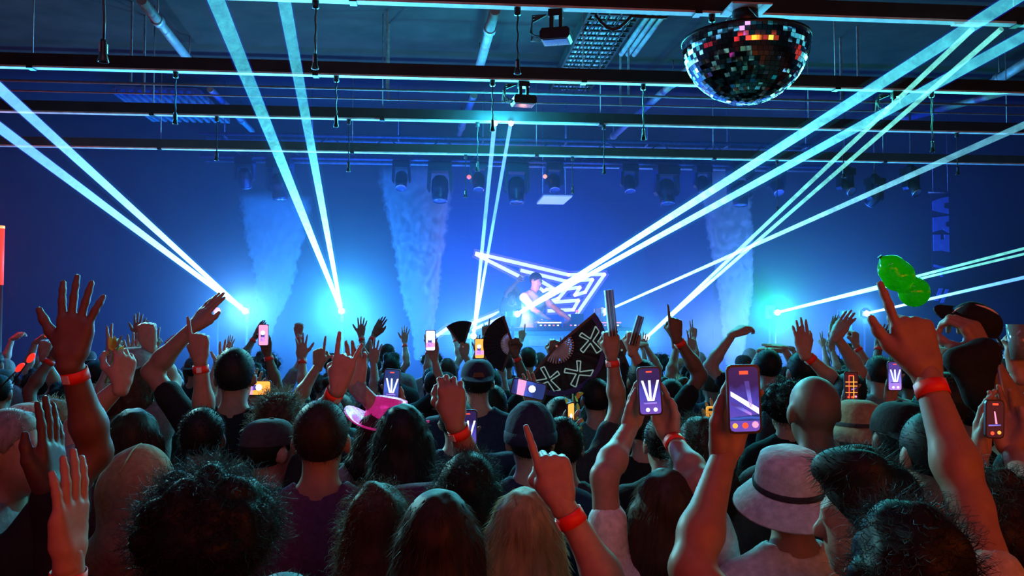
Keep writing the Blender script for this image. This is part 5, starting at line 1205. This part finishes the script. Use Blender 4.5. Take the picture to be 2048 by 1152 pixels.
# clear cup at the right edge
c = at(2040, 684, 2.88); t = empty('plastic_cup', c, label='clear plastic cup held up at the right edge', cat='cup')
MB().lathe([(.0, -.06), (.030, -.06), (.042, .06), (.040, .06), (.029, -.057), (0, -.057)], 18).build('cup_wall', mat('clear_plastic', (.8, .85, .88), .15, trans=.8, var=0), t)
MB().lathe([(0, -.056), (.029, -.056), (.038, .02), (0, .02)], 18).build('drink', mat('pale_drink', (.5, .6, .55), .2, trans=.5, var=0), t)
# sprig in the hand on the left
c = at(222, 728, 3.0); t = empty('flower_sprig', c, (0, .25, 0), label='small yellow and green sprig held up at left', cat='flower')
MB().tube([(0, 0, -.07), (0, 0, .02), (.01, 0, .07)], .004, 6).build('stem', mat('stem_green', (.15, .35, .12), .6), t)
for k in range(7):
    a = k*.9; o = MB(); o.prism([(0, 0), (.014, .02), (.008, .05), (0, .06), (-.010, .045), (-.012, .02)], -.001, .001, Matrix.Translation((0, 0, .01+.008*k)) @ Matrix.Rotation(a, 4, 'Z') @ Matrix.Rotation(.5, 4, 'Y')); o.build('petal', mat('petal_yellow', (.65, .62, .10), .5) if k % 3 else mat('petal_teal', (.30, .65, .55), .5), t)
# two red paddles and a red stick flag on the far left
for (x, y, r_, lab) in ((62, 716, .6, 'upper of two small glowing red paddles at the left edge'), (40, 735, .75, 'lower of two small glowing red paddles at the left edge')):
    c = at(x, y, 3.9); t = empty('glow_paddle', c, (0, r_, 0), label=lab, cat='paddle')
    MB().prism([(.013*math.cos(a), .026*math.sin(a)) for a in np.linspace(0, 2*PI, 15)[:-1]], -.004, .004).build('paddle_face', mat('paddle_red', (.9, .03, .02), em=(1., .03, .015), estr=1.2, var=0), t); MB().tube([(0, 0, -.025), (0, 0, -.14)], .004, 6).build('paddle_handle', M_plastic, t)
c = at(98, 671, 5.6); t = empty('stick_flag', c, (0, .12, 0), label='small red flag on a thin white stick at left', cat='flag')
MB().prism([(-.028, -.012), (.028, -.016), (.028, .012), (-.028, .016)], -.002, .002).build('flag_cloth', mat('flag_red', (.9, .08, .05), em=(1., .08, .04), estr=.6, var=.1), t); MB().tube([(.012, .004, -.01), (-.045, .004, -.20)], .003, 6).build('stick', M_white, t)  # flag cloth is brightened with emission
by_arm(1, 88, 712, 80, 765, 5.6, 'person waving a small red stick flag at far left', 'fist', FW, (.1, 0, 1.), top='black')
# plants worn in the hair near the centre
c = at(1146, 836, 3.55); t = empty('flower_garland', c, label='little yellow green garland worn by the phone holder')
rnd = random.Random(5)
for k in range(16):
    o = MB(); p = Vector((rnd.uniform(-.02, .03), rnd.uniform(-.02, .02), -.09+.012*k)); M4 = Matrix.Translation(p) @ Matrix.Rotation(rnd.uniform(0, 6), 4, 'Z') @ Matrix.Rotation(rnd.uniform(.2, 1.4), 4, 'Y')
    o.prism([(0, 0), (.009, .012), (.006, .028), (0, .034), (-.006, .028), (-.009, .012)], -.001, .001, M4); o.build('leaf', mat('leaf_lime', (.30, .50, .06), .5) if k % 2 else mat('leaf_gold', (.70, .50, .06), .5), t)
MB().tube([(0, 0, -.10), (.008, .0, 0), (0, 0, .10)], .004, 6).build('garland_wire', mat('stem_green', (.15, .35, .12), .6), t)
t.parent = garland_wearer; t.location = garland_wearer.matrix_basis.inverted() @ c
# green balloon
c = at(1808, 562, 3.6); k_ = 3.6/F
t = empty('green_balloon', c, (0, 0, -YAW), label='shiny green two lobed balloon floating above the pointing finger', cat='balloon')
f = Field(axis(-.16, .16, .007), axis(-.12, .12, .007), axis(-.17, .17, .007))
def bp(x, y): return np.array([(x-1808)*k_, 0, -(y-562)*k_])
f.cap(bp(1785, 538), bp(1796, 551), 28*k_, 32*k_, k=.006); f.ell(bp(1828, 584), (30*k_, 30*k_, 30*k_), k=.012); f.cap(bp(1798, 553), bp(1826, 582), 16*k_, k=.012); f.cap(bp(1777, 529), bp(1765, 517), 9*k_, 3*k_, k=.03); V, Q = f.mesh()
M_bal = mat('balloon_green', (.03, .55, .01), .12, var=.1, spec=.6, coat=.5)
bn = M_bal.node_tree.nodes; bl = M_bal.node_tree.links; tl = bn.new('ShaderNodeBsdfTranslucent'); tl.inputs[0].default_value = (.05, .85, .02, 1); mx = bn.new('ShaderNodeMixShader'); mx.inputs[0].default_value = .5
bl.new(bn['Principled BSDF'].outputs[0], mx.inputs[1]); bl.new(tl.outputs[0], mx.inputs[2]); bl.new(mx.outputs[0], bn['Material Output'].inputs['Surface'])
o = bpy.data.objects.new('balloon_skin', mesh_from('balloon_skin', V, Q, M_bal)); COL.objects.link(o); o.parent = t
MB().lathe([(.004, 0), (.009, .012), (.011, .016), (.006, .016), (.003, .004)], 10, Matrix.Translation(bp(1765, 518).tolist()) @ Matrix.Rotation(-.7, 4, 'Y')).build('balloon_neck', mat('balloon_neck', (.02, .10, .03), .4), t)

# ------------------------------------------------------------------ performer behind the booth
q = at(1062, 562, 13.9)
person((q.x, q.y, .9), at(1062, 545, 13.9).z-.9-.014, 'performer in a pale t-shirt bent over the decks on the stage', face=PI*.75, hair='short', hcol='black', top='stone', skin='tan', lean=.10, res=.018, fuzz=.2, head=(.3, 0, 0), build=1.15,
       armR=dict(w=np.array(ct)+np.array([-.25, .30, 1.20]), e=None, pose='limp', palm=(0, 0, -1), point=(.1, -1, -.2)), armL=dict(w=np.array(ct)+np.array([.10, .32, 1.20]), e=None, pose='limp', palm=(0, 0, -1), point=(-.1, -1, -.2)))
PEOPLE.append((q.x, q.y))
q = at(1036, 560, 14.6)
person((q.x-.12, q.y, .9), 1.70, 'dim figure with raised hands standing behind the performer', face=PI*.9, hair='curly', hcol='black', top='navy', skin='brown', res=.020, fuzz=.2,
       armR=dict(w=np.array([q.x-.02, q.y-.1, .9+1.86]), e=None, pose='open', palm=(0, -1, 0)), armL=dict(w=np.array([q.x+.0, q.y+.2, .9+1.72]), e=None, pose='fist', palm=(0, -1, 0)))

# ------------------------------------------------------------------ the rest of the crowd
def UP(x, y, z, pose='open', palm=FW, point=None): return dict(w=np.array([x, y, z]), e=None, pose=pose, palm=palm, point=point)
PROTO = [dict(t='short dark hair and black shirt', k=dict(hair='short', hcol='black', top='black', skin='tan'), h=1.74),
         dict(t='long brown hair', k=dict(hair='long', hcol='brown', top='charcoal', skin='light'), h=1.66),
         dict(t='curly dark hair', k=dict(hair='curly', hcol='black', top='navy', skin='brown'), h=1.72),
         dict(t='backwards dark cap', k=dict(hair='short', hcol='black', hat='capback', hatcol='charcoal', top='black', skin='tan'), h=1.75),
         dict(t='pale beanie', k=dict(hair='short', hcol='brown', hat='beanie', hatcol='grey', top='charcoal', skin='light'), h=1.72),
         dict(t='tied back hair', k=dict(hair='bun', hcol='darkbrown', top='teal', skin='light'), h=1.62),
         dict(t='dark hair and open hand raised', k=dict(hair='short', hcol='black', top='black', skin='tan', band='R', armR=UP(.27, .10, 1.90, 'open', FW, (.05, 0, 1))), h=1.72),
         dict(t='fist in the air', k=dict(hair='curly', hcol='darkbrown', top='grey', skin='light', band='R', armR=UP(.24, .16, 1.92, 'fist', FW, (0, 0, 1))), h=1.74),
         dict(t='both open hands up', k=dict(hair='long', hcol='darkbrown', top='black', skin='light', band='L', armR=UP(.30, .08, 1.84, 'open', FW, (.1, 0, 1)), armL=UP(-.25, .15, 1.88, 'open', FW, (-.05, 0, 1))), h=1.66),
         dict(t='one finger pointing up', k=dict(hair='short', hcol='brown', top='navy', skin='tan', armL=UP(-.22, .18, 1.91, 'point', FW, (.05, 0, 1))), h=1.75),
         dict(t='arms folded over the head', k=dict(hair='wavy', hcol='brown', top='white', skin='light', armR=UP(.10, .05, 1.86, 'flat', (0, .3, -1), (-1, .1, .2)), armL=UP(-.12, .02, 1.84, 'flat', (0, .3, -1), (1, .1, .2))), h=1.66),
         dict(t='flat hand waving to the right', k=dict(hair='quiff', hcol='black', top='charcoal', skin='brown', armL=UP(-.16, .15, 1.93, 'flat', (.4, .8, 0), (.5, 0, 1)), band='L'), h=1.74),
         dict(t='two spread fingers raised', k=dict(hair='half', hcol='blond', top='plum', skin='light', armR=UP(.20, .20, 1.86, 'peace', FW, (0, 0, 1))), h=1.64),
         dict(t='grey shirt and cropped hair', k=dict(hair='short', hcol='darkbrown', top='grey', skin='light', build=1.12), h=1.80),
         dict(t='a raised arm, hand drooping', k=dict(hair='pony', hcol='auburn', top='black', skin='light', armL=UP(-.26, .05, 1.86, 'limp', (.5, .5, -.5), (.5, .1, .5))), h=1.67),
         dict(t='hair in two buns', k=dict(hair='space', hcol='brown', top='pink', skin='light'), h=1.63)]
rnd = random.Random(21); PEOPLE.append(tuple(at(1, 515, 9.2))[:2])
spots = []
Y = 3.6; row = 0
while Y < 9.9:
    half = (1024+70)/F*Y; sp = .50+.02*(Y-3.6); x = -half+(sp*.5 if row % 2 else 0)
    while x < half+Y*.19:
        p = (x+rnd.uniform(-.09, .09), Y+rnd.uniform(-.10, .10)); u = pix((p[0], p[1], 1.7))
        if -90 < u[0] < 2130: spots.append((p, row))
        x += sp
    Y += .62+.035*row; row += 1
def free(p, r=.40): return all((p[0]-a[0])**2+(p[1]-a[1])**2 > r*r for a in PEOPLE)
def zone(u):
    x = u[0]
    for lim, nm in ((150, 'by the left edge'), (330, 'under the leftmost beams'), (500, 'below the leftmost flare'), (640, 'below the left plume'), (770, 'below the brightest flare'), (900, 'below the middle plume'),
                    (1010, 'below the vertical beams'), (1130, 'before the booth'), (1260, 'behind the printed fan'), (1400, 'below the greenish beams'), (1520, 'below the right plume'), (1660, 'below the green flare'), (1790, 'below the rightmost flare'), (1930, 'under the balloon')):
        if x < lim: return nm
    return 'by the right edge'
belt = lambda y: 'in front rows' if y > 8.6 else ('in forward rows' if y > 7.0 else ('in middle rows' if y > 5.4 else 'in rear rows'))
made = {}; seen = {}; order = []; NAMED = 0
for (p, row) in spots:
    if not free(p): continue
    if not order: order = list(range(len(PROTO))); rnd.shuffle(order)
    i = order.pop(); pr = PROTO[i]
    if p[1] < 4.8 and pr['k'].get('armR', pr['k'].get('armL')) is not None and rnd.random() < .6: i = rnd.choice([0, 1, 2, 3, 5, 13]); pr = PROTO[i]
    NAMED = NAMED or len(PEOPLE); PEOPLE.append(p); u = pix((p[0], p[1], 1.7)); lab = 'person with %s %s, %s' % (pr['t'], zone(u), belt(p[1])); grp = 'people filling the dance floor'
    if i not in made:
        r, _ = person((0, 0, 0), pr['h'], lab, res=.0155, fuzz=.22, seed=i, group=grp, **pr['k']); made[i] = r
    else:
        r = copy_tree(made[i]); r['label'] = lab
    r.location = (p[0], p[1], 0); s_ = rnd.uniform(.955, 1.035); r.scale = (s_, s_, s_)
    r.rotation_euler = (0, 0, (p[0]-1.4)*.05+rnd.gauss(0, .16))
    seen.setdefault(lab, []).append(r)
for lab, rs in seen.items():
    if len(rs) > 1:
        rs.sort(key=lambda r: pix(r.location)[0])
        for k, r in enumerate(rs): r['label'] = lab.replace('person with ', '')+(', %s of %d' % (('leftmost', 'second', 'third', 'fourth', 'fifth')[min(k, 4)], len(rs)))
print('PEOPLE', len(PEOPLE), 'tris', sum(len(m.polygons)*2 for m in bpy.data.meshes))
